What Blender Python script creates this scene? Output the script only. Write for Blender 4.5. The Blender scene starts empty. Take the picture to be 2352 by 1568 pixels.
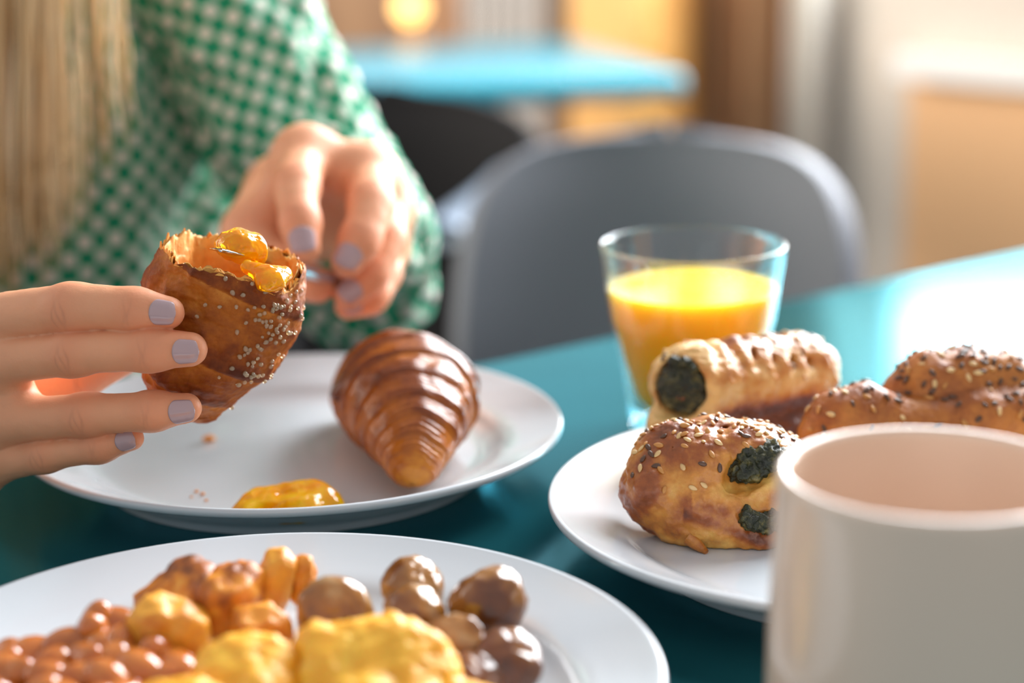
import bpy, bmesh, math, random
import numpy as np
from mathutils import Vector, Matrix, noise

random.seed(7)
rng = np.random.default_rng(11)
SC = bpy.context.scene
COL = SC.collection
PI = math.pi

# ------------------------------------------------------------------ camera, world, light, exposure
FPX, PITCH, ROLL, CAMH = 4423.0, 0.2488, -0.0115, 0.2569     # table top is z = 0
cr, sr, cp, sp = math.cos(ROLL), math.sin(ROLL), math.cos(PITCH), math.sin(PITCH)
cam_d = bpy.data.cameras.new('camera')
cam_o = bpy.data.objects.new('camera', cam_d)
COL.objects.link(cam_o)
cam_d.sensor_width = 36.0
cam_d.lens = FPX / 2352 * 36
cam_d.clip_start = 0.01
cam_d.clip_end = 60
Rv = Vector((cr, sr * sp, sr * cp)); Uv = Vector((-sr, cr * sp, cr * cp)); Fv = Vector((0, cp, -sp))
mw = Matrix((Rv, Uv, -Fv)).transposed().to_4x4()
mw.translation = Vector((0, 0, CAMH))
cam_o.matrix_world = mw
cam_d.dof.use_dof = True
cam_d.dof.focus_distance = 0.70
cam_d.dof.aperture_fstop = 3.8
cam_d.dof.aperture_blades = 0
SC.camera = cam_o
SC.view_settings.view_transform = 'Standard'
SC.view_settings.look = 'None'
SC.view_settings.gamma = 1.0
SC.view_settings.use_curve_mapping = False
SC.view_settings.exposure = 0.10

world = bpy.data.worlds.new('world')
SC.world = world
world.use_nodes = True
bg = world.node_tree.nodes['Background']
bg.inputs['Color'].default_value = (0.93, 0.97, 1.0, 1)
bg.inputs['Strength'].default_value = 0.62

def area_light(name, loc, direction, sx, sy, power, color):
    l = bpy.data.lights.new(name, 'AREA')
    l.shape = 'RECTANGLE'; l.size = sx; l.size_y = sy; l.energy = power; l.color = color
    o = bpy.data.objects.new(name, l); COL.objects.link(o)
    d = Vector(direction).normalized()
    z = -d; x = Vector((0, 0, 1)).cross(z).normalized(); y = z.cross(x)
    m = Matrix((x, y, z)).transposed().to_4x4(); m.translation = Vector(loc)
    o.matrix_world = m
    return o
# the window wall runs at 45 degrees behind the table: W(t) = (0.56 - t, 2.7 + t)
def W(t, off=0.0, z=0.0):
    return Vector((0.56 - t + off * 0.7071, 2.7 + t + off * 0.7071, z))
area_light('daylight_window_right', W(-0.43, 0.25, 1.28), (-1, -1, 0), 1.78, 2.25, 305, (0.92, 0.965, 1.0))
area_light('daylight_window_back', W(1.01, 0.25, 1.28), (-1, -1, 0), 1.6, 2.25, 4, (0.94, 0.98, 1.0))
area_light('added_fill_left', (-2.5, 2.2, 0.8), (1, 0.15, -0.28), 2.0, 1.5, 21, (1.0, 0.90, 0.78)).data.spread = 1.15  # unseen fill light, added to brighten the window wall and curtains

# ------------------------------------------------------------------ helpers
def px(u, v, Y):
    """point at depth Y (metres along +Y) seen at reference coordinates u, v"""
    x = (u - 1176) / FPX; y = -(v - 784) / FPX
    x, y = cr * x - sr * y, sr * x + cr * y
    d = Vector((x, cp + y * sp, -sp + y * cp))
    return Vector((0, 0, CAMH)) + d * (Y / d.y)
def pz(u, v, z):
    d = px(u, v, 1.0) - Vector((0, 0, CAMH))
    return Vector((0, 0, CAMH)) + d * ((z - CAMH) / d.z)

def new_obj(name, V, F, mat, parent=None, org=None, smooth=True, uv=None, attrs=None, mats=None, fmat=None):
    V = np.asarray(V, dtype=float).reshape(-1, 3)
    if org is None and parent is not None:
        org = parent_org(parent)
    if org is not None:
        V = V - np.array(org)
    me = bpy.data.meshes.new(name)
    me.from_pydata(V.tolist(), [], [list(map(int, f)) for f in F])
    me.update()
    if smooth:
        me.polygons.foreach_set('use_smooth', [True] * len(me.polygons))
    if mats:
        for m in mats: me.materials.append(m)
        if fmat is not None: me.polygons.foreach_set('material_index', list(fmat))
    else:
        me.materials.append(mat)
    if uv is not None:
        l = me.uv_layers.new(name='UVMap')
        uv = np.asarray(uv)
        idx = np.zeros(len(me.loops), dtype=int); me.loops.foreach_get('vertex_index', idx)
        if len(uv) == len(V): l.data.foreach_set('uv', uv[idx].ravel())
        else: l.data.foreach_set('uv', uv.ravel())
    if attrs:
        for k, a in attrs.items():
            at = me.attributes.new(k, 'FLOAT', 'POINT')
            at.data.foreach_set('value', np.asarray(a, dtype=np.float32))
    o = bpy.data.objects.new(name, me)
    COL.objects.link(o)
    if parent is not None: o.parent = parent
    elif org is not None: o.location = org
    return o
def parent_org(p):
    o = Vector((0, 0, 0))
    while p is not None:
        o = o + p.location; p = p.parent
    return o
def tag(o, label=None, cat=None, group=None, kind=None):
    if label: o['label'] = label
    if cat: o['category'] = cat
    if group: o['group'] = group
    if kind: o['kind'] = kind
    return o
def thing(name, loc, label, cat, group=None):
    o = bpy.data.objects.new(name, None)
    o.empty_display_size = 0.02
    COL.objects.link(o); o.location = Vector(loc)
    return tag(o, label, cat, group)
def struct(o):
    o['kind'] = 'structure'; return o

def grid_faces(n, m, cu=False, cv=False, off=0):
    F = []
    for i in range(n if cu else n - 1):
        for j in range(m if cv else m - 1):
            a = i * m + j; b = ((i + 1) % n) * m + j
            c = ((i + 1) % n) * m + (j + 1) % m; d = i * m + (j + 1) % m
            F.append((a + off, b + off, c + off, d + off))
    return F
def catmull(P, n):
    """resample a polyline of points (any dimension) by a centripetal-ish Catmull-Rom"""
    P = np.asarray(P, float); k = len(P)
    t = np.linspace(0, k - 1 - 1e-9, n); i = t.astype(int); f = (t - i)[:, None]
    g = lambda j: P[np.clip(j, 0, k - 1)]
    p0, p1, p2, p3 = g(i - 1), g(i), g(i + 1), g(i + 2)
    return 0.5 * (2 * p1 + (p2 - p0) * f + (2 * p0 - 5 * p1 + 4 * p2 - p3) * f ** 2 + (3 * p1 - p0 - 3 * p2 + p3) * f ** 3)
def lathe(prof, n=96, c=(0, 0, 0)):
    prof = np.asarray(prof, float); m = len(prof)
    th = np.linspace(0, 2 * PI, n, endpoint=False)
    V = np.zeros((n, m, 3))
    V[:, :, 0] = np.cos(th)[:, None] * prof[None, :, 0] + c[0]
    V[:, :, 1] = np.sin(th)[:, None] * prof[None, :, 0] + c[1]
    V[:, :, 2] = prof[None, :, 1] + c[2]
    return V.reshape(-1, 3), grid_faces(n, m, cu=True)
def frames(P):
    """parallel-transport frames along a polyline"""
    P = np.asarray(P, float)
    T = np.gradient(P, axis=0); T /= np.linalg.norm(T, axis=1)[:, None] + 1e-12
    up = np.array([0, 0, 1.0])
    if abs(T[0] @ up) > 0.9: up = np.array([1.0, 0, 0])
    N = np.zeros_like(P); B = np.zeros_like(P)
    n = up - T[0] * (T[0] @ up); n /= np.linalg.norm(n)
    for i in range(len(P)):
        n = n - T[i] * (T[i] @ n); n /= np.linalg.norm(n) + 1e-12
        N[i] = n; B[i] = np.cross(T[i], n)
    return T, N, B
def tube(P, R, n=16, cap=True, sx=1.0, sy=1.0):
    """sweep a round section of radius R (list or float) along P; sx scales along N, sy along B"""
    P = np.asarray(P, float); k = len(P)
    R = np.full(k, R) if np.isscalar(R) else np.asarray(R, float)
    T, N, B = frames(P)
    th = np.linspace(0, 2 * PI, n, endpoint=False)
    V = P[:, None, :] + R[:, None, None] * (np.cos(th)[None, :, None] * N[:, None, :] * sx + np.sin(th)[None, :, None] * B[:, None, :] * sy)
    V = V.reshape(-1, 3); F = grid_faces(k, n, cv=True)
    if cap:
        F.append(tuple(range(n))[::-1]); F.append(tuple((k - 1) * n + i for i in range(n)))
    return V, F
def merge(parts):
    Vs, Fs, off = [], [], 0
    for V, F in parts:
        V = np.asarray(V, float).reshape(-1, 3)
        Vs.append(V); Fs += [tuple(i + off for i in f) for f in F]; off += len(V)
    return np.vstack(Vs), Fs
_ico = {}
def ico(sub):
    if sub not in _ico:
        bm = bmesh.new(); bmesh.ops.create_icosphere(bm, subdivisions=sub, radius=1)
        _ico[sub] = (np.array([v.co[:] for v in bm.verts]), [tuple(v.index for v in f.verts) for f in bm.faces]); bm.free()
    return _ico[sub][0].copy(), list(_ico[sub][1])
def nz(V, scale, seed=0.0, octaves=2):
    o = Vector((seed * 7.13, seed * 3.7, -seed * 5.1))
    return np.array([noise.fractal(Vector(v) * scale + o, 0.7, 2.0, octaves) for v in V])
def rotm(rx, ry, rz):
    from mathutils import Euler
    return np.array(Euler((rx, ry, rz)).to_matrix())
def box(x0, x1, y0, y1, z0, z1, bev=0.0, seg=2):
    bm = bmesh.new(); bmesh.ops.create_cube(bm, size=1)
    for v in bm.verts:
        v.co = Vector((x0 + (v.co.x + .5) * (x1 - x0), y0 + (v.co.y + .5) * (y1 - y0), z0 + (v.co.z + .5) * (z1 - z0)))
    if bev > 0: bmesh.ops.bevel(bm, geom=bm.edges[:], offset=bev, segments=seg, affect='EDGES', profile=0.5)
    bm.verts.index_update()
    V = np.array([v.co[:] for v in bm.verts]); F = [tuple(v.index for v in f.verts) for f in bm.faces]; bm.free()
    return V, F
def normals_of(V, F):
    V = np.asarray(V); N = np.zeros_like(V)
    for f in F:
        a, b, c = V[f[0]], V[f[1]], V[f[2]]
        n = np.cross(b - a, c - a)
        for i in f: N[i] += n
    return N / (np.linalg.norm(N, axis=1)[:, None] + 1e-12)

# ---- signed distance modelling: bodies as one continuous surface
def surface_nets(D, o, h):
    nx, ny, nz_ = D.shape
    S = D < 0
    s = S[:-1, :-1, :-1].astype(np.int8)
    cnt = sum(S[i:nx - 1 + i, j:ny - 1 + j, k:nz_ - 1 + k].astype(np.int8) for i in (0, 1) for j in (0, 1) for k in (0, 1))
    act = (cnt > 0) & (cnt < 8)
    idx = -np.ones(act.shape, dtype=np.int64); I = np.argwhere(act); idx[act] = np.arange(len(I))
    acc = np.zeros((len(I), 3)); num = np.zeros(len(I))
    cs = [(i, j, k) for i in (0, 1) for j in (0, 1) for k in (0, 1)]
    for a in range(8):
        for b in range(a + 1, 8):
            ca, cb = np.array(cs[a]), np.array(cs[b])
            if np.abs(ca - cb).sum() != 1: continue
            da = D[tuple((I + ca).T)]; db = D[tuple((I + cb).T)]
            m = (da < 0) != (db < 0)
            t = np.where(m, da / np.where(m, da - db, 1), 0)
            acc[m] += (ca + (cb - ca) * t[:, None])[m]; num[m] += 1
    V = (I + acc / num[:, None]) * h + np.array(o)
    F = []
    for ax in range(3):
        u, v = [(1, 2), (2, 0), (0, 1)][ax]
        sl0 = [slice(None)] * 3; sl1 = [slice(None)] * 3
        sl0[ax] = slice(0, -1); sl1[ax] = slice(1, None)
        e = S[tuple(sl0)] != S[tuple(sl1)]
        E = np.argwhere(e)
        E = E[(E[:, u] > 0) & (E[:, v] > 0) & (E[:, u] < D.shape[u] - 1) & (E[:, v] < D.shape[v] - 1)]
        du = np.zeros(3, int); du[u] = 1; dv = np.zeros(3, int); dv[v] = 1
        q = np.stack([idx[tuple(E.T)], idx[tuple((E - du).T)], idx[tuple((E - du - dv).T)], idx[tuple((E - dv).T)]], 1)
        fl = S[tuple(E.T)]
        q[fl] = q[fl][:, ::-1]
        F.append(q[:, ::-1] if False else q[:, ::-1])
    F = np.vstack(F); F = F[(F >= 0).all(1)]
    return V, F
class SDF:
    def __init__(self, lo, hi, h):
        self.h = h; self.lo = np.array(lo, float)
        self.n = np.ceil((np.array(hi) - self.lo) / h).astype(int) + 1
        self.ax = [self.lo[i] + h * np.arange(self.n[i]) for i in range(3)]
    def field(self): return np.full(self.n, 1.0, dtype=np.float32)
    def cap(self, D, a, b, ra, rb, k=0.0, flat=None):
        """smooth-union a tapered capsule into D"""
        a = np.array(a, float); b = np.array(b, float); R = max(ra, rb) + k * 2 + 4 * self.h
        lo = np.minimum(a, b) - R; hi = np.maximum(a, b) + R
        i0 = np.clip(np.floor((lo - self.lo) / self.h).astype(int), 0, self.n - 1); i1 = np.clip(np.ceil((hi - self.lo) / self.h).astype(int) + 1, 1, self.n)
        if (i1 <= i0).any(): return
        X = self.ax[0][i0[0]:i1[0], None, None]; Y = self.ax[1][None, i0[1]:i1[1], None]; Z = self.ax[2][None, None, i0[2]:i1[2]]
        ab = b - a; L = ab @ ab + 1e-12
        t = np.clip(((X - a[0]) * ab[0] + (Y - a[1]) * ab[1] + (Z - a[2]) * ab[2]) / L, 0, 1)
        qx = X - a[0] - t * ab[0]; qy = Y - a[1] - t * ab[1]; qz = Z - a[2] - t * ab[2]
        d2 = qx * qx + qy * qy + qz * qz
        if flat is not None:      # flat = (axis, factor): squash the section along axis
            n = np.array(flat[0], float); n /= np.linalg.norm(n)
            dn = qx * n[0] + qy * n[1] + qz * n[2]
            d2 = d2 + dn * dn * (1 / flat[1] ** 2 - 1)
        d = np.sqrt(d2) - (ra + (rb - ra) * t)
        s = D[i0[0]:i1[0], i0[1]:i1[1], i0[2]:i1[2]]
        if k > 0:
            hh = np.clip(0.5 + 0.5 * (s - d) / k, 0, 1)
            s[...] = s * (1 - hh) + d * hh - k * hh * (1 - hh)
        else:
            np.minimum(s, d, out=s, casting='unsafe')
    def mesh(self, D): return surface_nets(D, self.lo, self.h)
def smin(a, b, k):
    h = np.clip(0.5 + 0.5 * (b - a) / k, 0, 1)
    return b * (1 - h) + a * h - k * h * (1 - h)

# ------------------------------------------------------------------ materials
def mat(name, base=(0.8, 0.8, 0.8), rough=0.5, **kw):
    m = bpy.data.materials.new(name); m.use_nodes = True
    b = m.node_tree.nodes['Principled BSDF']
    b.inputs['Base Color'].default_value = (*base, 1)
    b.inputs['Roughness'].default_value = rough
    for k, v in kw.items():
        k = k.replace('_', ' ')
        b.inputs[k].default_value = v if not (isinstance(v, tuple) and len(v) == 3 and 'Color' in k) else (*v, 1)
    return m
def N(m, typ, **inp):
    n = m.node_tree.nodes.new('ShaderNode' + typ)
    for k, v in inp.items():
        if k in n.inputs: n.inputs[k].default_value = v
        else: setattr(n, k, v)
    return n
def L(m, a, b): m.node_tree.links.new(a, b)
def bsdf(m): return m.node_tree.nodes['Principled BSDF']
def coords(m, kind='Object'): return N(m, 'TexCoord').outputs[kind]
def noise_tex(m, scale, detail=4, rough=0.55, vec=None, dist=0.0):
    n = N(m, 'TexNoise', Scale=scale, Detail=detail, Roughness=rough, Distortion=dist)
    L(m, vec or coords(m), n.inputs['Vector'])
    return n.outputs['Fac']
def ramp(m, fac, stops):
    r = N(m, 'ValToRGB'); e = r.color_ramp.elements
    while len(e) < len(stops): e.new(0.5)
    for i, (p, c) in enumerate(stops): e[i].position = p; e[i].color = (*c, 1)
    L(m, fac, r.inputs['Fac']); return r.outputs['Color']
def mathn(m, op, a, b=None, clamp=False):
    n = N(m, 'Math'); n.operation = op; n.use_clamp = clamp
    for i, x in enumerate((a, b)):
        if x is None: continue
        if isinstance(x, (int, float)): n.inputs[i].default_value = x
        else: L(m, x, n.inputs[i])
    return n.outputs[0]
def mixc(m, fac, a, b):
    n = N(m, 'Mix'); n.data_type = 'RGBA'
    for s, x in (('Factor', fac), ('A', a), ('B', b)):
        i = [k for k in n.inputs if k.name == s and (k.type == 'RGBA' if s != 'Factor' else k.type == 'VALUE')][0]
        if isinstance(x, tuple): i.default_value = (*x, 1)
        elif isinstance(x, (int, float)): i.default_value = x
        else: L(m, x, i)
    return [o for o in n.outputs if o.type == 'RGBA'][0]
def attr(m, name):
    n = N(m, 'Attribute'); n.attribute_name = name; return n.outputs['Fac']
def bump(m, height, strength=0.3, dist=0.001):
    n = N(m, 'Bump'); n.inputs['Strength'].default_value = strength; n.inputs['Distance'].default_value = dist
    L(m, height, n.inputs['Height']); L(m, n.outputs['Normal'], bsdf(m).inputs['Normal'])
def setc(m, col): L(m, col, bsdf(m).inputs['Base Color'])

M = {}
M['ceramic'] = mat('white_glazed_ceramic', (0.575, 0.605, 0.64), 0.12, Coat_Weight=0.3, Coat_Roughness=0.03)
M['mug'] = mat('mug_ceramic', (0.80, 0.605, 0.475), 0.18, Coat_Weight=0.2)
m = M['table'] = mat('teal_lacquer', (0.01, 0.09, 0.10), 0.6, Specular_IOR_Level=0.0)
setc(m, ramp(m, noise_tex(m, 9, 3), [(0.35, (0.006, 0.050, 0.058)), (0.7, (0.009, 0.068, 0.080))]))
gl = N(m, 'BsdfGlossy', Roughness=0.17); gl.inputs['Color'].default_value = (0.28, 0.76, 0.90, 1)      # tinted lacquer
fr = N(m, 'Fresnel', IOR=1.6); mx = N(m, 'MixShader')
L(m, fr.outputs[0], mx.inputs[0]); L(m, bsdf(m).outputs[0], mx.inputs[1]); L(m, gl.outputs[0], mx.inputs[2])
L(m, mx.outputs[0], m.node_tree.nodes['Material Output'].inputs['Surface'])
M['table_edge'] = mat('table_edge', (0.03, 0.14, 0.15), 0.4)
M['metal_black'] = mat('black_metal', (0.03, 0.03, 0.032), 0.4, Metallic=0.6)
m = M['juice'] = mat('orange_juice', (1.0, 0.60, 0.022), 0.25, Subsurface_Weight=0.9, Subsurface_Scale=0.02)
bsdf(m).inputs['Subsurface Radius'].default_value = (1.0, 0.6, 0.1)
M['foam'] = mat('juice_foam', (1.0, 0.78, 0.30), 0.5)
m = M['jam'] = mat('orange_marmalade', (0.95, 0.33, 0.005), 0.06, Transmission_Weight=0.45, IOR=1.42, Subsurface_Weight=0.4, Subsurface_Scale=0.008)
setc(m, ramp(m, noise_tex(m, 120, 3), [(0.35, (1.0, 0.36, 0.002)), (0.65, (1.0, 0.56, 0.01))]))
bump(m, noise_tex(m, 260, 2), 0.25, 0.002)
M['steel'] = mat('polished_steel', (0.55, 0.55, 0.57), 0.12, Metallic=1.0)

def pastry_mat(name, pale, gold, brown, dark, rough=0.42, coat=0.15, lam=0.0, nscale=90):
    m = mat(name, gold, rough, Coat_Weight=coat, Coat_Roughness=0.2, Subsurface_Weight=0.15, Subsurface_Scale=0.004)
    a = attr(m, 'bake')
    n1 = noise_tex(m, nscale, 5, 0.65); n2 = noise_tex(m, nscale * 5, 3)
    f = mathn(m, 'ADD', a, mathn(m, 'MULTIPLY', mathn(m, 'SUBTRACT', n1, 0.5), 0.75))
    f = mathn(m, 'ADD', f, mathn(m, 'MULTIPLY', mathn(m, 'SUBTRACT', n2, 0.5), 0.25), True)
    setc(m, ramp(m, f, [(0.0, pale), (0.38, gold), (0.7, brown), (1.0, dark)]))
    bump(m, mathn(m, 'ADD', mathn(m, 'MULTIPLY', n1, 0.7), mathn(m, 'MULTIPLY', n2, 0.6)), 0.45, 0.0012)
    return m
M['croissant'] = pastry_mat('croissant_crust', (0.66, 0.25, 0.018), (0.42, 0.115, 0.005), (0.20, 0.040, 0.002), (0.07, 0.013, 0.002), 0.24, 0.0)
M['held'] = pastry_mat('held_croissant_crust', (0.70, 0.29, 0.05), (0.44, 0.125, 0.012), (0.23, 0.048, 0.005), (0.09, 0.016, 0.003), 0.50, 0.0)
bsdf(M['held']).inputs['Specular IOR Level'].default_value = 0.22
bsdf(M['croissant']).inputs['Specular IOR Level'].default_value = 0.42
bsdf(M['croissant']).inputs['Subsurface Weight'].default_value = 0.0
M['crumb'] = pastry_mat('croissant_crumb', (0.90, 0.48, 0.12), (0.78, 0.32, 0.05), (0.6, 0.19, 0.02), (0.35, 0.09, 0.01), 0.6, 0.0)
M['puff'] = pastry_mat('puff_pastry', (0.80, 0.52, 0.20), (0.60, 0.25, 0.05), (0.32, 0.08, 0.016), (0.11, 0.024, 0.007), 0.38, 0.25)
M['pinch'] = pastry_mat('pinched_pastry', (0.78, 0.47, 0.12), (0.60, 0.235, 0.033), (0.33, 0.08, 0.010), (0.14, 0.028, 0.005), 0.40, 0.25)
M['bun'] = pastry_mat('seeded_bun_crust', (0.66, 0.29, 0.065), (0.52, 0.175, 0.025), (0.34, 0.090, 0.010), (0.16, 0.035, 0.005), 0.5, 0.05)
M['bread'] = pastry_mat('cut_bread', (0.85, 0.68, 0.42), (0.75, 0.50, 0.25), (0.55, 0.28, 0.1), (0.3, 0.1, 0.03), 0.6, 0.0)
m = M['spinach'] = mat('spinach_filling', (0.05, 0.06, 0.02), 0.45)
setc(m, ramp(m, noise_tex(m, 230, 5, 0.7), [(0.35, (0.006, 0.008, 0.003)), (0.52, (0.025, 0.028, 0.008)), (0.64, (0.12, 0.10, 0.025)), (0.78, (0.36, 0.26, 0.08))]))
bump(m, noise_tex(m, 300, 4), 0.8, 0.002)
M['cheese'] = mat('browned_cheese', (0.24, 0.065, 0.010), 0.3)
m = M['linseed'] = mat('linseed', (0.10, 0.045, 0.025), 0.28)
m = M['sesame'] = mat('sesame', (0.72, 0.48, 0.22), 0.4, Subsurface_Weight=0.2, Subsurface_Scale=0.001)
M['toasted'] = mat('toasted_sesame', (0.55, 0.24, 0.06), 0.4)
M['sugar'] = mat('sugar_grain', (1.0, 0.82, 0.55), 0.15, Transmission_Weight=0.75, IOR=1.5)

m = M['skin'] = mat('skin', (0.78, 0.46, 0.33), 0.50, Specular_IOR_Level=0.35, Subsurface_Weight=0.25, Subsurface_Scale=0.004)
bsdf(m).inputs['Subsurface Radius'].default_value = (1.0, 0.35, 0.18)
c = mixc(m, attr(m, 'flush'), (0.81, 0.365, 0.195), (0.74, 0.25, 0.12))
c = mixc(m, mathn(m, 'MULTIPLY', attr(m, 'crease'), 0.35), c, (0.42, 0.16, 0.09))
setc(m, mixc(m, mathn(m, 'MULTIPLY', noise_tex(m, 60, 4), 0.4), c, (0.62, 0.30, 0.18)))
bump(m, mathn(m, 'ADD', noise_tex(m, 900, 3), mathn(m, 'MULTIPLY', attr(m, 'crease'), -0.9)), 0.16, 0.0006)
M['polish'] = mat('lilac_nail_polish', (0.44, 0.30, 0.315), 0.16, Coat_Weight=0.3, Coat_Roughness=0.03)
m = M['hair'] = mat('blond_hair', (0.60, 0.42, 0.22), 0.4)
setc(m, ramp(m, attr(m, 'tone'), [(0.0, (0.48, 0.27, 0.11)), (0.5, (0.82, 0.55, 0.26)), (1.0, (0.98, 0.84, 0.58))]))
M['trousers'] = mat('dark_trousers', (0.02, 0.022, 0.03), 0.8)
M['shoe'] = mat('shoe', (0.03, 0.03, 0.03), 0.5)

m = M['cardigan'] = mat('checked_knit', (0.02, 0.3, 0.16), 0.85, Sheen_Weight=0.08)
uvn = N(m, 'UVMap'); uvn.uv_map = 'UVMap'
sepv = N(m, 'SeparateXYZ')
nvec = N(m, 'TexNoise', Scale=60.0, Detail=2.0); L(m, coords(m), nvec.inputs['Vector'])
vadd = N(m, 'VectorMath'); vadd.operation = 'MULTIPLY_ADD'
L(m, nvec.outputs['Color'], vadd.inputs[0]); vadd.inputs[1].default_value = (0.003, 0.003, 0.0); L(m, uvn.outputs['UV'], vadd.inputs[2])
L(m, vadd.outputs[0], sepv.inputs[0])
CU, CV = 0.0078, 0.0088          # size of one check
su = mathn(m, 'SINE', mathn(m, 'MULTIPLY', sepv.outputs['X'], PI / CU))
sv = mathn(m, 'SINE', mathn(m, 'MULTIPLY', sepv.outputs['Y'], PI / CV))
pr = mathn(m, 'MULTIPLY', su, sv)
setc(m, ramp(m, mathn(m, 'ADD', mathn(m, 'MULTIPLY', pr, 0.5), 0.5),
             [(0.0, (0.000, 0.20, 0.09)), (0.44, (0.002, 0.30, 0.145)), (0.58, (0.02, 0.40, 0.22)), (0.66, (0.82, 0.72, 0.64)), (1.0, (0.86, 0.76, 0.68))]))
bump(m, mathn(m, 'ADD', pr, noise_tex(m, 500, 2)), 0.5, 0.002)

m = M['chair_grey'] = mat('grey_shell', (0.175, 0.177, 0.205), 0.6, Specular_IOR_Level=0.3)
M['chair_dark'] = mat('charcoal_shell', (0.013, 0.012, 0.013), 0.75, Specular_IOR_Level=0.15)
M['chair_arm'] = mat('skylit_armrest', (0.14, 0.18, 0.24), 0.5)  # bluish sky reflection put into the armrest's base colour
M['leg_wood'] = mat('chair_leg', (0.05, 0.045, 0.04), 0.5)

m = M['potato'] = mat('roast_potato', (0.75, 0.36, 0.05), 0.42, Subsurface_Weight=0.2, Subsurface_Scale=0.004)
f = mathn(m, 'ADD', attr(m, 'bake'), mathn(m, 'MULTIPLY', mathn(m, 'SUBTRACT', noise_tex(m, 110, 5, 0.7), 0.5), 1.1), True)
setc(m, ramp(m, f, [(0.0, (0.82, 0.37, 0.035)), (0.35, (0.66, 0.21, 0.014)), (0.65, (0.34, 0.085, 0.008)), (1.0, (0.09, 0.025, 0.006))]))
bump(m, noise_tex(m, 300, 4), 0.5, 0.0015)
m = M['bean'] = mat('baked_bean', (0.55, 0.17, 0.035), 0.12, Subsurface_Weight=0.25, Subsurface_Scale=0.003, Coat_Weight=0.4)
setc(m, ramp(m, noise_tex(m, 70, 3), [(0.3, (0.42, 0.10, 0.014)), (0.7, (0.64, 0.205, 0.034))]))
m = M['sauce'] = mat('tomato_sauce', (0.45, 0.11, 0.014), 0.12, Coat_Weight=0.4)
m = M['egg'] = mat('scrambled_egg', (0.95, 0.58, 0.06), 0.45, Subsurface_Weight=0.4, Subsurface_Scale=0.006)
setc(m, ramp(m, noise_tex(m, 80, 4), [(0.3, (0.88, 0.37, 0.010)), (0.7, (0.97, 0.56, 0.06))]))
bump(m, noise_tex(m, 200, 3), 0.35, 0.002)
m = M['mush'] = mat('fried_mushroom', (0.35, 0.15, 0.04), 0.22, Coat_Weight=0.5, Coat_Roughness=0.1)
setc(m, ramp(m, mathn(m, 'ADD', attr(m, 'bake'), mathn(m, 'MULTIPLY', mathn(m, 'SUBTRACT', noise_tex(m, 60, 4), 0.5), 0.7), True),
             [(0.0, (0.52, 0.34, 0.17)), (0.3, (0.34, 0.135, 0.022)), (0.6, (0.15, 0.042, 0.007)), (1.0, (0.04, 0.013, 0.008))]))

m = M['floor'] = mat('dark_floor', (0.03, 0.035, 0.045), 0.4)
setc(m, ramp(m, noise_tex(m, 3, 4), [(0.3, (0.018, 0.022, 0.03)), (0.7, (0.05, 0.055, 0.065))]))
M['peach'] = mat('peach_plaster', (0.88, 0.52, 0.27), 0.7)
bump(M['peach'], noise_tex(M['peach'], 40, 4), 0.1, 0.003)
M['sill'] = mat('white_sill', (0.85, 0.82, 0.80), 0.35)
M['radiator'] = mat('radiator_enamel', (0.42, 0.39, 0.37), 0.5)
M['plaster'] = mat('cream_plaster', (0.66, 0.58, 0.505), 0.75)
M['frame'] = mat('window_frame_white', (0.8, 0.78, 0.74), 0.4)
def thin_glass(name, refr, ior):
    m = bpy.data.materials.new(name); m.use_nodes = True; nt = m.node_tree
    nt.nodes.remove(nt.nodes['Principled BSDF'])
    tr = N(m, 'BsdfTransparent'); gl = N(m, 'BsdfGlossy', Roughness=0.02); fr = N(m, 'Fresnel', IOR=ior)
    mx = N(m, 'MixShader'); geo = N(m, 'NewGeometry')
    L(m, mathn(m, 'MULTIPLY', fr.outputs[0], mathn(m, 'SUBTRACT', 1.0, geo.outputs['Backfacing'])), mx.inputs[0]); L(m, tr.outputs[0], mx.inputs[1]); L(m, gl.outputs[0], mx.inputs[2])
    out = mx.outputs[0]
    if refr > 0:
        g = N(m, 'BsdfGlass', IOR=ior, Roughness=0.0); m2 = N(m, 'MixShader'); m2.inputs[0].default_value = refr
        L(m, out, m2.inputs[1]); L(m, g.outputs[0], m2.inputs[2]); out = m2.outputs[0]
    L(m, out, nt.nodes['Material Output'].inputs['Surface'])
    return m
M['pane'] = thin_glass('window_pane', 0.0, 1.2)
M['glass'] = thin_glass('clear_glass', 0.15, 1.48)

def cloth(name, col, trans):
    m = mat(name, col, 0.9)
    nt = m.node_tree; tr = N(m, 'BsdfTranslucent'); tr.inputs['Color'].default_value = (*col, 1)
    mx = N(m, 'MixShader'); mx.inputs[0].default_value = trans
    L(m, bsdf(m).outputs[0], mx.inputs[1]); L(m, tr.outputs[0], mx.inputs[2])
    L(m, mx.outputs[0], nt.nodes['Material Output'].inputs['Surface'])
    return m
M['sheer'] = cloth('sheer_curtain', (0.90, 0.87, 0.82), 0.5)
M['brown_cloth'] = cloth('brown_curtain', (0.62, 0.35, 0.18), 0.25)
M['amber_wood'] = mat('amber_wood', (0.85, 0.42, 0.11), 0.5)
setc(M['amber_wood'], ramp(M['amber_wood'], noise_tex(M['amber_wood'], 8, 5), [(0.3, (0.75, 0.34, 0.08)), (0.7, (0.90, 0.50, 0.15))]))
M['walnut'] = mat('walnut_panel', (0.24, 0.12, 0.055), 0.5)
setc(M['walnut'], ramp(M['walnut'], noise_tex(M['walnut'], 6, 5), [(0.3, (0.26, 0.13, 0.06)), (0.7, (0.46, 0.26, 0.13))]))
M['table_far'] = mat('turquoise_lacquer', (0.01, 0.24, 0.32), 0.2, Specular_IOR_Level=0.6)
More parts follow.
